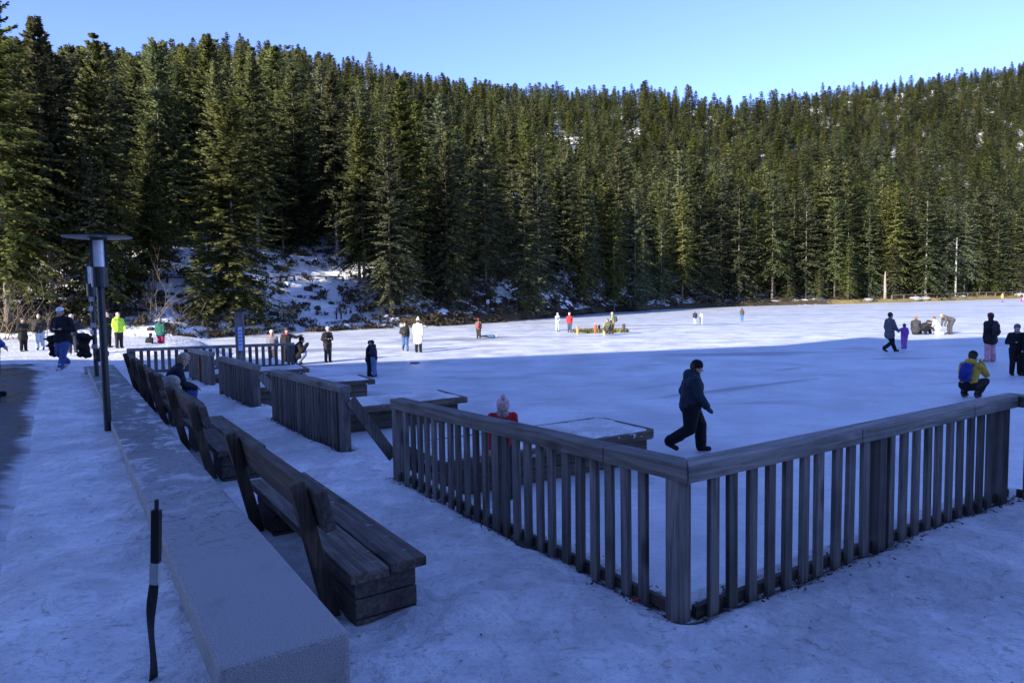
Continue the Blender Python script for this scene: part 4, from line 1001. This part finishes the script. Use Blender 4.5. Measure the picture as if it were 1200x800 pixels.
# ------------------------------------------------------------------ people
def limb(mb, a, b, c, r0, r1, r2): mb.cap(a, r0, b, r1); mb.cap(b, r1, c, r2)
def pose(kind, arms=('down', 'down'), lean=0.0, bow=0.0, step=.0):
    """joints in metres for a 1.75 m figure facing +Y, x to its right, origin on the ground"""
    V3 = Vector; J = {}
    pz = .95; hipw = .095; pel = V3((0, 0, pz)); ld = lean
    kn = []; ank = []
    if kind == 'stand':
        for s in (-1, 1): kn.append(V3((s*.105, .02, .50))); ank.append(V3((s*.115, -.01, .085)))
    elif kind == 'walk':
        pel = V3((0, 0, .92))
        kn = [V3((-.09, .16, .50)), V3((.09, .09, .48))]; ank = [V3((-.09, .34, .10)), V3((.09, -.30, .19))]
        if step: kn = [V3((-.09, .20, .52)), V3((.09, -.02, .47))]; ank = [V3((-.09, .21, .09)), V3((.09, -.40, .22))]
    elif kind == 'crouch':
        pel = V3((0, -.12, .36)); kn = [V3((-.2, .26, .50)), V3((.22, .28, .42))]; ank = [V3((-.14, -.02, .09)), V3((.15, .02, .09))]; ld = max(lean, .28)
    elif kind == 'kneel':
        pel = V3((0, -.05, .48)); kn = [V3((-.13, .12, .08)), V3((.14, .36, .48))]; ank = [V3((-.13, -.34, .08)), V3((.14, .33, .09))]
    elif kind == 'sit':
        pel = V3((0, 0, .52)); kn = [V3((-.12, .44, .50)), V3((.12, .44, .50))]; ank = [V3((-.12, .42, .085)), V3((.13, .38, .085))]
    elif kind == 'bend':
        pel = V3((0, -.22, .92)); kn = [V3((-.11, -.10, .50)), V3((.11, -.06, .50))]; ank = [V3((-.12, -.12, .085)), V3((.12, -.08, .085))]; ld = 1.25
    J['pel'] = pel; J['hip'] = [pel+V3((-hipw, 0, -.03)), pel+V3((hipw, 0, -.03))]; J['kn'] = kn; J['an'] = ank
    up = V3((0, math.sin(ld), math.cos(ld))); fw = V3((0, math.cos(ld), -math.sin(ld)))
    J['up'] = up; J['fw'] = fw
    J['wa'] = pel+up*.16; J['ch'] = pel+up*.36; J['nk'] = pel+up*.54+fw*.01
    hu = V3((0, math.sin(ld*.6+bow), math.cos(ld*.6+bow))); J['hu'] = hu; J['hf'] = V3((0, hu.z, -hu.y)); J['hd'] = J['nk']+hu*.155+J['hf']*.025
    J['sh'] = [J['ch']+up*.12+V3((s*.185, 0, 0)) for s in (-1, 1)]
    el = []; wr = []
    for i, s in enumerate((-1, 1)):
        S = J['sh'][i]; m = arms[i]
        T = {'down': (V3((s*.05, -.04, -.29)), V3((s*.03, .05, -.54))), 'swing': (V3((s*.05, -.12, -.26)), V3((s*.03, .02, -.50))), 'fwd': (V3((s*.05, .10, -.27)), V3((s*.0, .27, -.46))),
             'belly': (V3((s*.09, -.02, -.27)), V3((-s*.07, .20, -.25))), 'face': (V3((s*.10, .16, -.20)), V3((-s*.09, .30, .10))), 'out': (V3((s*.05, .24, -.13)), V3((s*.02, .52, -.12))),
             'side': (V3((s*.26, .03, -.10)), V3((s*.52, .05, -.02))), 'lap': (V3((s*.07, .10, -.26)), V3((-s*.02, .36, -.33))), 'reach': (V3((s*.04, .18, -.22)), V3((s*.02, .36, -.40))), 'hang': (V3((s*.03, .03, -.29)), V3((s*.0, .10, -.54)))}[m]
        if m == 'hang': el.append(S+V3((s*.03, .03, -.28))); wr.append(S+V3((0, .08, -.53)))
        else:
            M3 = Matrix((V3((1, 0, 0)), fw, up)).transposed() if kind in ('stand', 'walk') else Matrix.Rotation(-ld*.4, 3, 'X')
            el.append(S+M3 @ T[0]); wr.append(S+M3 @ T[1])
    J['el'] = el; J['wr'] = wr
    return J

PEOPLE = 0
def person(loc, h, face, label, jacket=(.02, .02, .025), trousers=(.02, .02, .025), hat=None, bobble=False, hair=(.05, .035, .02), kind='stand', arms=('down', 'down'), lean=0.0, bow=0.0,
           coat=0.0, boots=(.02, .018, .016), hood=False, scarf=None, glove=None, vox=None, step=0, flare=.0, group=None, lie=False, cap=False, stripe=None, child=False, bulk=1.0):
    global PEOPLE
    PEOPLE += 1
    loc = Vector(loc); dist = loc.length; k = h/1.75; vox = vox or min(.034, max(.0125, dist*.00085))
    o = thing('person', loc, face, label, 'person', group)
    if lie: o.rotation_euler = (0, 0, face); 
    J = pose(kind, arms, lean, bow, step)
    hk = 1.22 if child else 1.08                                  # heads read larger on children
    def s(v): return Vector(v)*k
    def C(mb, a, r0, b, r1): mb.cap(s(a), r0*k, s(b), r1*k)
    hd, hu, hf = J['hd'], J['hu'], J['hf']; rt = Vector((1, 0, 0)); M3 = Matrix((rt, hf, hu)).transposed()
    def E(mb, c, rad, M=M3): mb.ell(s(c), [q*k for q in rad], M)
    # --- body: one continuous figure
    b = MB()
    C(b, J['pel'], .11, J['wa'], .105); C(b, J['wa'], .105, J['ch'], .12); C(b, J['sh'][0]*.55+J['sh'][1]*.45, .08, J['sh'][0], .055); C(b, J['sh'][1]*.55+J['sh'][0]*.45, .08, J['sh'][1], .055)
    C(b, J['ch']+J['up']*.06, .085, J['nk'], .055); C(b, J['nk'], .052, hd, .055)
    E(b, hd+hu*.02, (.076*hk, .095*hk, .112*hk)); E(b, hd-hu*.055+hf*.035, (.055*hk, .055*hk, .055*hk)); C(b, hd+hf*.09*hk+hu*.012, .010, hd+hf*.112*hk-hu*.02, .016)
    for q in (-1, 1): E(b, hd+rt*q*.078*hk-hf*.005, (.012, .025, .034))
    fwd = Vector((0, 1, 0))
    for i in (0, 1):
        C(b, J['hip'][i], .085, J['kn'][i], .055); C(b, J['kn'][i], .052, J['an'][i], .04)
        toe = fwd*.15 + Vector((0, 0, -.035))
        if kind in ('walk',) and i == 1: toe = Vector((0, .13, -.11))
        if kind == 'kneel' and i == 0: toe = Vector((0, -.1, -.04))
        C(b, J['an'][i]-Vector((0, 0, .03)), .038, J['an'][i]+toe, .03)
        C(b, J['sh'][i], .05, J['el'][i], .04); C(b, J['el'][i], .038, J['wr'][i], .028)
        d = (J['wr'][i]-J['el'][i]).normalized(); sd = d.orthogonal().normalized(); sgn = (-1, 1)[i]
        pl = J['wr'][i]+d*.07; C(b, J['wr'][i], .026, pl, .034)
        cr = rt if abs(d.x) < .8 else Vector((0, 1, 0)); ac = (cr-d*cr.dot(d)).normalized(); dn = d.cross(ac)*(.35)
        if dist < 26:
            for f, (fl) in enumerate((.062, .072, .068, .052)):
                base = pl+ac*(-.027+.018*f); mdl = base+d*fl*.55+dn*.02; C(b, base, .0095, mdl, .009); C(b, mdl, .009, mdl+d*fl*.4+dn*.06, .0075)
            C(b, J['wr'][i]+d*.03-ac*sgn*.026, .012, pl-ac*sgn*.055+dn*.05, .0095)
    build_blob(b, 'body', SKIN, o, min(vox, .0125) if dist < 26 else vox, 1)
    C0 = C
    def C(mb, a, r0, b, r1): C0(mb, a, r0*1.20*bulk, b, r1*1.20*bulk)
    # --- trousers
    t = MB(); C(t, J['pel']-J['up']*.02, .135, J['wa']-J['up']*.03, .125)
    for i in (0, 1):
        C(t, J['hip'][i], .115, J['kn'][i], .078); C(t, J['kn'][i], .078, J['an'][i]+Vector((0, 0, .03)), .062+flare)
        m_ = (J['kn'][i]+J['an'][i])/2; C(t, m_, .074, J['an'][i]+Vector((0, 0, .02)), .066+flare)
    build_blob(t, 'trousers', cloth(trousers), o, vox)
    # --- jacket or coat
    t = MB(); ch, wa_, pel, up = J['ch'], J['wa'], J['pel'], J['up']
    for q in (-1, 1):
        C(t, ch+rt*q*.06, .135, wa_+rt*q*.045, .13); C(t, wa_+rt*q*.045, .13, pel+rt*q*.05-up*(-.05 if kind == 'crouch' and not coat else .03), .125 if kind == 'crouch' else .135); C(t, ch+up*.10+rt*q*.04, .105, J['sh'][(q+1)//2]-up*.01, .078)
        i = (q+1)//2; C(t, J['sh'][i], .078, J['el'][i], .066); C(t, J['el'][i], .064, J['wr'][i]-(J['wr'][i]-J['el'][i]).normalized()*.01, .05)
    C(t, ch+up*.13, .09, J['nk']+up*.03, .075)
    if coat:
        if kind in ('stand', 'walk'):
            for q in (-1, 1): C(t, pel+rt*q*.06, .135, pel+rt*q*.075-Vector((0, 0, coat)), .15)
            C(t, pel, .14, pel-Vector((0, .02, coat)), .15)
        else:
            C(t, pel, .17, pel-Vector((0, .06, coat*.35)), .2)
            for i in (0, 1): C(t, J['hip'][i], .15, (J['hip'][i]+J['kn'][i])/2, .13)
    if hood: C(t, J['nk']-J['fw']*.09+up*.02+rt*-.05, .07, J['nk']-J['fw']*.09+up*.02+rt*.05, .07); C(t, J['nk']-J['fw']*.11-up*.05, .06, J['nk']-J['fw']*.10+up*.03, .07)
    jk = build_blob(t, 'jacket', cloth(jacket), o, vox)
    if stripe:
        m = MB(); m.beam(s(pel+J['fw']*.165+up*.0), s(ch+J['fw']*.17+up*.12), .022*k, .012*k); m.build('zip', cloth(stripe), jk)
    C = C0
    # --- boots
    t = MB()
    for i in (0, 1):
        A = J['an'][i]; toe = fwd*.15+Vector((0, 0, -.03))
        if kind == 'walk' and i == 1: toe = Vector((0, .13, -.12))
        if kind == 'kneel' and i == 0: toe = Vector((0, -.1, -.02))
        C(t, A+Vector((0, 0, .08)), .062, A-Vector((0, .03, .028)), .056); C(t, A-Vector((0, .03, .03)), .052, A+toe, .05)
    build_blob(t, 'boots', cloth(boots), o, vox)
    # --- hair, hat, scarf, gloves
    if hair and not (hat and not child and hair == hat):
        t = MB(); E(t, hd+hu*.042-hf*.024, (.092*hk, .106*hk, .112*hk))
        if not hat: pass
        else: E(t, hd-hu*.01-hf*.04, (.08*hk, .07*hk, .085*hk))
        build_blob(t, 'hair', cloth(hair), o, min(vox, .03))
    if hat:
        t = MB()
        if cap:
            E(t, hd+hu*.075-hf*.005, (.094*hk, .105*hk, .075*hk)); C(t, hd+hu*.055+hf*.09+rt*-.03, .022, hd+hu*.05+hf*.15, .012); C(t, hd+hu*.055+hf*.09+rt*.03, .022, hd+hu*.05+hf*.15, .012)
        else:
            E(t, hd+hu*.082-hf*.008, (.096*hk, .108*hk, .09*hk)); C(t, hd+hu*.045-hf*.03+rt*-.06*hk, .045, hd+hu*.045-hf*.03+rt*.06*hk, .045)
            E(t, hd+hu*.05-hf*.006, (.100*hk, .112*hk, .035))
            if bobble: E(t, hd+hu*.20*hk, (.05, .05, .05))
        build_blob(t, 'hat', cloth(hat), o, min(vox, .03))
    if scarf:
        t = MB(); E(t, J['nk']+hu*.02+hf*.01, (.11, .115, .06)); build_blob(t, 'scarf', cloth(scarf), o, min(vox, .03))
    if glove:
        t = MB()
        for i in (0, 1):
            d = (J['wr'][i]-J['el'][i]).normalized(); C(t, J['wr'][i], .042, J['wr'][i]+d*.08, .048); C(t, J['wr'][i]+d*.08, .046, J['wr'][i]+d*.14+Vector((0, .015, 0)), .034)
            C(t, J['wr'][i]+d*.05, .02, J['wr'][i]+d*.09+Vector((0, .05, 0)), .018)
        build_blob(t, 'gloves', cloth(glove), o, min(vox, .02))
    if dist < 16:
        for q in (-1, 1):
            e = MB(); E(e, hd+hu*.02+hf*.088*hk+rt*q*.032, (.011, .006, .007)); e.build('eye', BLACKM, o, smooth=True)
    o['_k'] = k
    return o, J, k
def backpack(per, col, label, wid=.15, trim=(.03, .03, .035), hgt=.42):
    o, J, k = per; M = o.matrix_basis if False else (Matrix.Translation(o.location) @ o.rotation_euler.to_matrix().to_4x4())
    up, fw = J['up'], J['fw']; c = J['ch']-fw*.24-up*.10
    B = Matrix((Vector((1, 0, 0)), fw, up)).transposed().to_4x4(); B.translation = c*k
    W = M @ B; bp = bpy.data.objects.new('backpack', None); link(bp); bp.matrix_world = W; tag(bp, label, 'backpack')
    mb = MB(); h = hgt/2
    for z in np.linspace(-h+.07, h-.08, 5): mb.ell((0, 0, z*k), (wid*k*(1-.12*max(0, z)/h), .115*k, .12*k))
    build_blob(mb, 'bag', cloth(col), bp, max(.012, min(.03, o.location.length*.0008)))
    mb = MB(); mb.ell((0, -.10*k, -.08*k), (wid*.72*k, .05*k, .10*k)); mb.build('pocket', cloth(tuple(x*.7 for x in col)), bp, smooth=True)
    for q in (-1, 1):
        MB().tube([Vector((q*.09, .08, .20))*k, Vector((q*.13, .22, .27))*k, Vector((q*.14, .42, .18))*k, Vector((q*.13, .34, -.06))*k, Vector((q*.12, .10, -.17))*k], [.018*k]*5, 6).build('strap', cloth(trim), bp)
    return bp
def facing(dx, dy): return math.atan2(-dx, dy)          # rotation that turns local +Y to (dx, dy)
RIGHT = facing(1, 0); LEFT = facing(-1, 0); AWAY = 0.0; TOWARD = PI
def at(u, v, z=0.0):
    p = P(u, v, z); return p
def on_ground(u, v):
    z = TZ
    for i in range(8): p = P(u, v, z); z = gz(p.x, p.y)
    p.z = z; return p
def hpx(p, vt, vb): return (vb-vt)*p.y/800*1.0
DK = (.014, .014, .017); BLK = (.008, .008, .010); NAVY = (.012, .016, .035); JEAN = (.05, .09, .20); LJEAN = (.22, .30, .42); GREY = (.10, .10, .105); WHT = (.72, .72, .72)

# on the ice, near
p = at(809, 530); person(p, hpx(p, 421, 530), facing(1, -.12), 'person in black beanie and dark blue winter jacket striding right past the fence corner', (.014, .026, .042), BLK, hat=BLK, kind='walk', arms=('swing', 'fwd'), lean=.10, bow=.12, hood=True, scarf=BLK, glove=(.04, .045, .06), step=1, bulk=1.28)
p = Vector(((587-600)/800*9.35, 9.35, 0.0)); hh_ = at_depth(587, 459, 9.35).z
person(p, hh_*.95, facing(.1, -1), 'child in red jacket and pale pink bobble hat looking down behind the near fence', (.42, .02, .035), (.03, .03, .05), hat=(.52, .36, .38), bobble=True, hair=(.16, .10, .05), bow=.5, lean=.12, scarf=(.30, .26, .28), child=True, vox=.0125, bulk=.84)
p = at(1137, 466); y_ = person(p, 1.78, facing(.85, .55), 'crouching photographer in mustard yellow jacket and black cap on the ice', (.36, .25, .035), BLK, hat=BLK, kind='crouch', arms=('face', 'face'), lean=.12, hood=True, boots=(.05, .05, .045))
backpack(y_, (.02, .035, .20), 'blue backpack worn by the crouching photographer', trim=(.02, .03, .12))
c_ = P(1147, 424, 0); 
p = at(1160, 424); y_ = person(p, hpx(p, 368, 424), facing(-.1, 1), 'woman in black parka, dark red beanie and pink snow trousers seen from behind', (.014, .014, .016), (.45, .24, .28), hat=(.16, .02, .03), coat=.16, hair=(.04, .02, .015), flare=.02, boots=(.25, .15, .17))
backpack(y_, (.03, .022, .03), 'dark backpack worn by the woman in pink snow trousers', .14)
p = at(1190, 440); person(p, hpx(p, 381, 440), facing(-.35, -1), 'child in black snowsuit and grey hood standing near the right picture edge', BLK, BLK, hat=(.12, .12, .16), scarf=(.14, .14, .17), arms=('down', 'belly'), child=False)
p = at(1203, 441); person(p, hpx(p, 384, 441), facing(-1, 0), 'person in black half cut off by the right picture edge', BLK, BLK, hat=BLK, arms=('fwd', 'down'))
p = at(1042, 413); person(p, hpx(p, 366, 413), facing(1, .1), 'bearded man in grey coat holding a hand out to the purple child', (.085, .09, .10), BLK, hair=(.03, .025, .02), kind='walk', arms=('down', 'fwd'), coat=.16, scarf=None)
p = at(1059.5, 409); person(p, hpx(p, 380, 409), facing(-.2, 1), 'small child in purple snowsuit beside the man in the grey coat', (.17, .055, .26), (.24, .10, .33), hat=(.06, .045, .07), arms=('side', 'down'), child=True, bulk=1.3)
q = at(486, 425.8); tag(MB().lathe([(.17, 0), (.22, .03), (.20, .038), (.16, .018)], 24).build('sledge_plate', m_plain('dull_red_plastic', (.10, .03, .03), .5), None, (q.x, q.y, .004)), 'flat dull red sliding plate lying on the ice at the edge of the shade', 'sledge')
# the group bent over on the sunlit ice
p = at(1073, 392); person(p, 1.75, facing(.5, .8), 'auburn haired woman crouching in a dark grey coat on the sunlit ice', (.035, .035, .038), BLK, hair=(.25, .10, .04), kind='crouch', coat=.3, arms=('reach', 'reach'))
p = at(1081, 392); person(p, 1.72, facing(.8, .3), 'person in black coat squatting beside the auburn haired woman', (.02, .02, .022), BLK, hair=(.03, .025, .02), kind='crouch', arms=('out', 'out'), lean=.9, bow=.3)
p = at(1091, 391); person(p, 1.25, facing(-.9, .2), 'small child in black sitting low in the middle of the huddle', BLK, BLK, hat=(.03, .03, .04), kind='crouch', arms=('side', 'out'), child=True)
p = at(1099, 391.5); person(p, 1.55, facing(-.9, .5), 'kneeling figure in cream jacket and white trousers in the huddle', (.58, .54, .46), (.66, .66, .66), hair=(.12, .07, .04), kind='kneel', arms=('reach', 'reach'), lean=.45)
p = at(1111, 391.5); person(p, 1.7, facing(-1, .1), 'person in grey hooded jacket bending over at the right of the huddle', (.07, .068, .066), (.05, .05, .055), hair=(.35, .25, .16), kind='bend', arms=('hang', 'hang'), hood=True)
# far skaters
p = at(814.5, 381); person(p, hpx(p, 364.5, 381), AWAY, 'distant walker in dark jacket and grey trousers, left of a pair', (.02, .025, .04), (.30, .30, .31), hair=(.2, .14, .09))
p = at(821.5, 380.5); person(p, hpx(p, 366, 380.5), AWAY, 'distant walker dressed all in white, right of a pair', (.72, .70, .68), (.6, .6, .62), hair=(.38, .22, .10))
p = at(869.5, 377); person(p, hpx(p, 361, 377), AWAY, 'lone distant skater in brown jacket and bright blue jeans', (.07, .06, .04), (.05, .15, .42), hair=(.03, .025, .02), boots=(.3, .12, .05))
p = at(1174.5, 354); person(p, hpx(p, 344, 354), TOWARD, 'tiny distant figure in orange jacket at the far right shore', (.6, .25, .05), (.12, .15, .25), hat=(.5, .4, .3))
p = at(1197, 353.5); person(p, hpx(p, 344, 353.5), TOWARD, 'tiny distant figure in dark jacket and pink trousers at the far right', (.03, .04, .03), (.5, .05, .15), hat=(.4, .3, .3))
p = at(1129, 350.5); person((p.x, 168, hz1(p.x*168/p.y, 168)), 1.3, TOWARD, 'tiny distant figure in turquoise beside the utility pole', (.15, .45, .45), (.3, .35, .35), hat=(.5, .5, .5))
# around the islet
p = at(653.5, 388.5); person(p, hpx(p, 367, 388.5), facing(.5, -.8), 'child in white jacket and dark red skirt left of the islet', (.60, .62, .66), (.55, .55, .57), hat=(.35, .35, .55), hair=(.5, .36, .15), arms=('belly', 'face'), coat=0.0, boots=(.03, .03, .035))
p = at(667.5, 389.5); person(p, hpx(p, 367, 389.5), facing(.1, -1), 'person in bright red vest over white sleeves beside the islet', (.62, .03, .04), (.06, .07, .10), hat=(.6, .6, .62), hair=(.4, .3, .2))
p = at(718.5, 391, .1); p.z = .1; y_ = person(p, hpx(p, 366, 391), facing(-1, .2), 'hiker in olive jacket and orange brown trousers standing on the islet', (.22, .24, .12), (.30, .13, .04), hair=(.45, .32, .22), arms=('fwd', 'fwd'), lean=.08)
backpack(y_, (.05, .05, .055), 'large dark grey backpack on the hiker at the islet')
p = at(697.5, 391.5, .1); p.z = .1; person(p, hpx(p, 378.5, 391.5), facing(.3, -1), 'small child in orange coat on the islet', (.45, .11, .05), (.4, .12, .06), hair=(.6, .45, .2), child=True, scarf=(.7, .7, .7))
p = at(702, 391, .1); p.z = .1; person(p, hpx(p, 379, 391), facing(-.6, -.4), 'small child in dark jacket and pink hat on the islet', (.03, .03, .04), (.25, .18, .12), hat=(.5, .18, .22), child=True)
p = at(713, 391.5, .1); p.z = .1; person(p, 1.6, facing(-.7, -.5), 'crouching figure in camouflage green in front of the hiker', (.08, .085, .04), (.05, .055, .04), hair=(.12, .08, .05), kind='crouch', arms=('reach', 'reach'))
# middle distance, left half
p = at(475, 411.5); person(p, hpx(p, 377.5, 411.5), facing(.3, -1), 'man in dark open jacket and blue jeans strolling beside a white coat', (.025, .025, .022), JEAN, hair=(.10, .07, .05), kind='walk', arms=('down', 'belly'))
p = at(490.5, 413); person(p, hpx(p, 374, 413), facing(.25, 1), 'woman in long white quilted coat and white bobble hat', (.76, .75, .73), BLK, hat=(.72, .72, .76), bobble=True, hair=(.10, .07, .05), coat=.34, boots=BLK)
p = at(561, 397); y_ = person(p, hpx(p, 373.5, 397), AWAY, 'person in red hat and brown jacket standing on the sunlit ice', (.16, .10, .07), (.035, .025, .022), hat=(.45, .02, .08), arms=('down', 'down'))
backpack(y_, (.40, .05, .07), 'red backpack on the person in the red hat', .12)
p = at(553, 396.5); per = person((p.x, p.y, .12), 1.2, R(90), 'child in blue lying on the ice at the feet of the red hat person', (.04, .12, .22), (.02, .02, .03), hair=(.4, .25, .12), hat=None, child=True)
per[0].rotation_euler = (R(90), 0, R(80)); per[0].location = (p.x+.55, p.y, .14)
p = at(384.5, 424.5); y_ = person(p, hpx(p, 383.5, 424.5), facing(.7, -.7), 'man in black jacket and grey beanie looking at his hands on the sunlit ice', (.016, .016, .017), (.03, .03, .028), hat=(.42, .42, .42), arms=('belly', 'belly'), bow=.15)
backpack(y_, (.05, .045, .04), 'olive grey backpack on the man looking at his hands', .12)
p = at(439, 441.5); person(p, hpx(p, 399, 441.5), facing(-1, .15), 'person in dark navy hooded jacket and jeans embracing somebody', (.016, .018, .035), (.10, .15, .27), hair=NAVY, arms=('belly', 'belly'), lean=.10, hood=True)
p = at(433, 441); person(p, hpx(p, 398, 441)*.97, facing(1, -.1), 'person in black being embraced, nearly hidden by the navy jacket', (.012, .012, .016), (.015, .015, .02), hair=(.015, .012, .012), arms=('belly', 'belly'), lean=.08, coat=.12)
p = at(349, 427); person(p, 1.85, facing(.9, .2), 'person in black coat squatting to take a picture beside the jetty', (.012, .011, .011), (.24, .27, .33), hair=(.012, .01, .01), kind='crouch', arms=('face', 'face'), coat=.3, lean=.45, bulk=1.2)
p = at(337, 428.5); person(p, hpx(p, 385, 428.5), facing(.6, -.8), 'child in dark jacket stretching an arm out at the back fence', (.03, .025, .022), (.025, .022, .022), hat=(.05, .05, .03), arms=('side', 'down'), scarf=(.6, .04, .05))
p = at(320, 429.5); person(p, hpx(p, 387.5, 429.5), facing(.2, -1), 'child in pale hat with an orange bib behind the back fence', (.16, .15, .17), (.05, .04, .05), hat=(.50, .50, .53), scarf=(.60, .14, .05))
p = at(189, 411); y_ = person(p, hpx(p, 373.5, 411), facing(.1, 1), 'person in dark green hooded jacket and crimson trousers', (.018, .085, .062), (.33, .02, .07), hair=(.25, .20, .15), hood=True, coat=.05)
p = at(176, 412); person(p, 1.55, facing(.3, 1), 'figure in black hat crouching low behind the back fence', BLK, BLK, hat=BLK, kind='crouch')
q = at(166, 411); o = thing('red_sledge', (q.x, q.y, .02), .5, 'bright red plastic sledge lying behind the back fence', 'sledge')
mb = MB(); mb.box((-.45, -.24, 0), (.45, .24, .07), b=.03); mb.build('pan', m_plain('red_plastic', (.55, .02, .02), .4, .1), o); mb = MB(); mb.beam((.44, 0, .04), (.60, 0, .22), .46, .04, .01); mb.build('bow', bpy.data.materials['red_plastic'], o)
# promenade
p = on_ground(76, 434); person(p, hpx(p, 360, 434), facing(.05, -1), 'man in white cap, dark pullover and blue jeans walking up the promenade', (.010, .010, .014), (.045, .075, .19), hat=(.66, .66, .69), cap=True, hair=(.05, .04, .03), arms=('belly', 'belly'), boots=(.36, .35, .36), kind='walk', bow=.12, coat=.06)
q = p+Vector((-.33, -.10, .0)); mb = MB(); rr = random.Random(2)
for k in range(20): mb.cap((rr.gauss(.10-.005*k, .05), rr.gauss(0, .04), .42+k*.026), rr.uniform(.02, .045), (rr.gauss(.08, .035), 0, .40+k*.028), rr.uniform(.02, .05))
b_ = build_blob(mb, 'carried_jacket', cloth(BLK), None, .02); b_.location = q; tag(b_, 'black jacket carried over the arm of the white cap man', 'jacket')
p = on_ground(28, 412); person(p, hpx(p, 373, 412), facing(.9, -.3), 'person in black coat with fur collar at the far left of the promenade', (.02, .018, .016), BLK, hair=(.08, .06, .045), coat=.22, scarf=(.16, .13, .11), arms=('belly', 'belly'))
p = on_ground(47.5, 410); person(p, hpx(p, 368, 410), facing(.5, -.8), 'bald man in dark brown jacket and light blue jeans', (.035, .03, .025), (.30, .38, .50), hair=None, arms=('belly', 'down'))
p = on_ground(86, 416); person(p, hpx(p, 369, 416), facing(.5, -.8), 'grey haired person in dark jacket half hidden behind the white cap man', (.02, .025, .045), (.03, .035, .05), hair=(.45, .45, .46), arms=('belly', 'belly'), boots=(.4, .4, .4))
p = on_ground(127, 407.5); person(p, hpx(p, 367, 407.5), facing(1, -.1), 'person in black mostly hidden by the near lamp pole', (.018, .018, .018), (.015, .015, .016), hair=(.30, .24, .2), arms=('fwd', 'belly'))
p = on_ground(140, 408.5); person(p, hpx(p, 367, 408.5), facing(.9, -.5), 'person in bright neon yellow jacket and black trousers', (.42, .72, .06), (.02, .018, .018), hair=(.42, .36, .28), arms=('fwd', 'down'), hood=True, coat=.03)
p = on_ground(-9, 466); pl_ = person(p, 1.74, facing(.95, .3), 'person in blue jacket cut off by the left picture edge, one arm showing', (.03, .07, .26), (.015, .016, .02), hair=(.08, .06, .04), arms=('down', 'fwd'), kind='stand', boots=BLK)
# seated on the bench
p = wa(12.35, .66, TZ-.06); y_ = person(p, 1.74, facing(NR.x, NR.y), 'person in dark jacket, blue jeans and beige beanie sitting on a bench', (.012, .016, .028), (.04, .075, .22), hat=(.30, .26, .20), kind='sit', arms=('lap', 'lap'), lean=.38, bow=.2, hair=(.2, .15, .1), coat=.05)
q = wa(11.75, .60, TZ+.42); mb = MB(); rr = random.Random(5)
for k in range(8): mb.ell((rr.gauss(0, .05), rr.gauss(0, .05), .13+rr.uniform(0, .2)), (.16, .14, .13))
b_ = build_blob(mb, 'beige_bag', cloth((.30, .26, .22)), None, .02); b_.location = q; tag(b_, 'beige rucksack standing on the bench beside the seated person', 'bag')
# walkers on the slope path
for u, v, lab, c, t in ((326, 377, 'walker in black on the slope path, leftmost of three', DK, BLK), (333, 378, 'walker in dark blue jeans, middle of three on the slope path', DK, (.06, .09, .15)), (340, 377.5, 'walker in black jacket, rightmost of three on the slope path', (.02, .02, .03), JEAN),
                        (394.5, 375, 'walker in blue jacket on the slope path right of the three', (.03, .05, .10), BLK), (400, 375, 'walker in tan and black on the slope path beside the blue jacket', (.14, .10, .07), BLK), (748, 353.5, 'dark figure on the snowy ledge above the islet', DK, BLK), (757, 353.5, 'second dark figure on the snowy ledge, right of the first', (.02, .02, .03), BLK)):
    q = hit(u, v); person((q.x, q.y, q.z-.02), 13*q.y/800 if u < 500 else 10*q.y/800, random.choice((LEFT, RIGHT)), lab, c, t, hair=(.06, .04, .03))

# apply the remeshes (one evaluation), so every figure is plain mesh data
bpy.context.view_layer.update(); dg = bpy.context.evaluated_depsgraph_get()
new = []
for o in REMESH: new.append(bpy.data.meshes.new_from_object(o.evaluated_get(dg), depsgraph=dg))
for o, me in zip(REMESH, new):
    old = o.data; mats = [m for m in old.materials]; o.modifiers.clear(); o.data = me; me.name = o.name.split('.')[0]
    if not me.materials:
        for m in mats: me.materials.append(m)
    me.polygons.foreach_set('use_smooth', np.ones(len(me.polygons), bool)); me.update()
print('PEOPLE', PEOPLE)
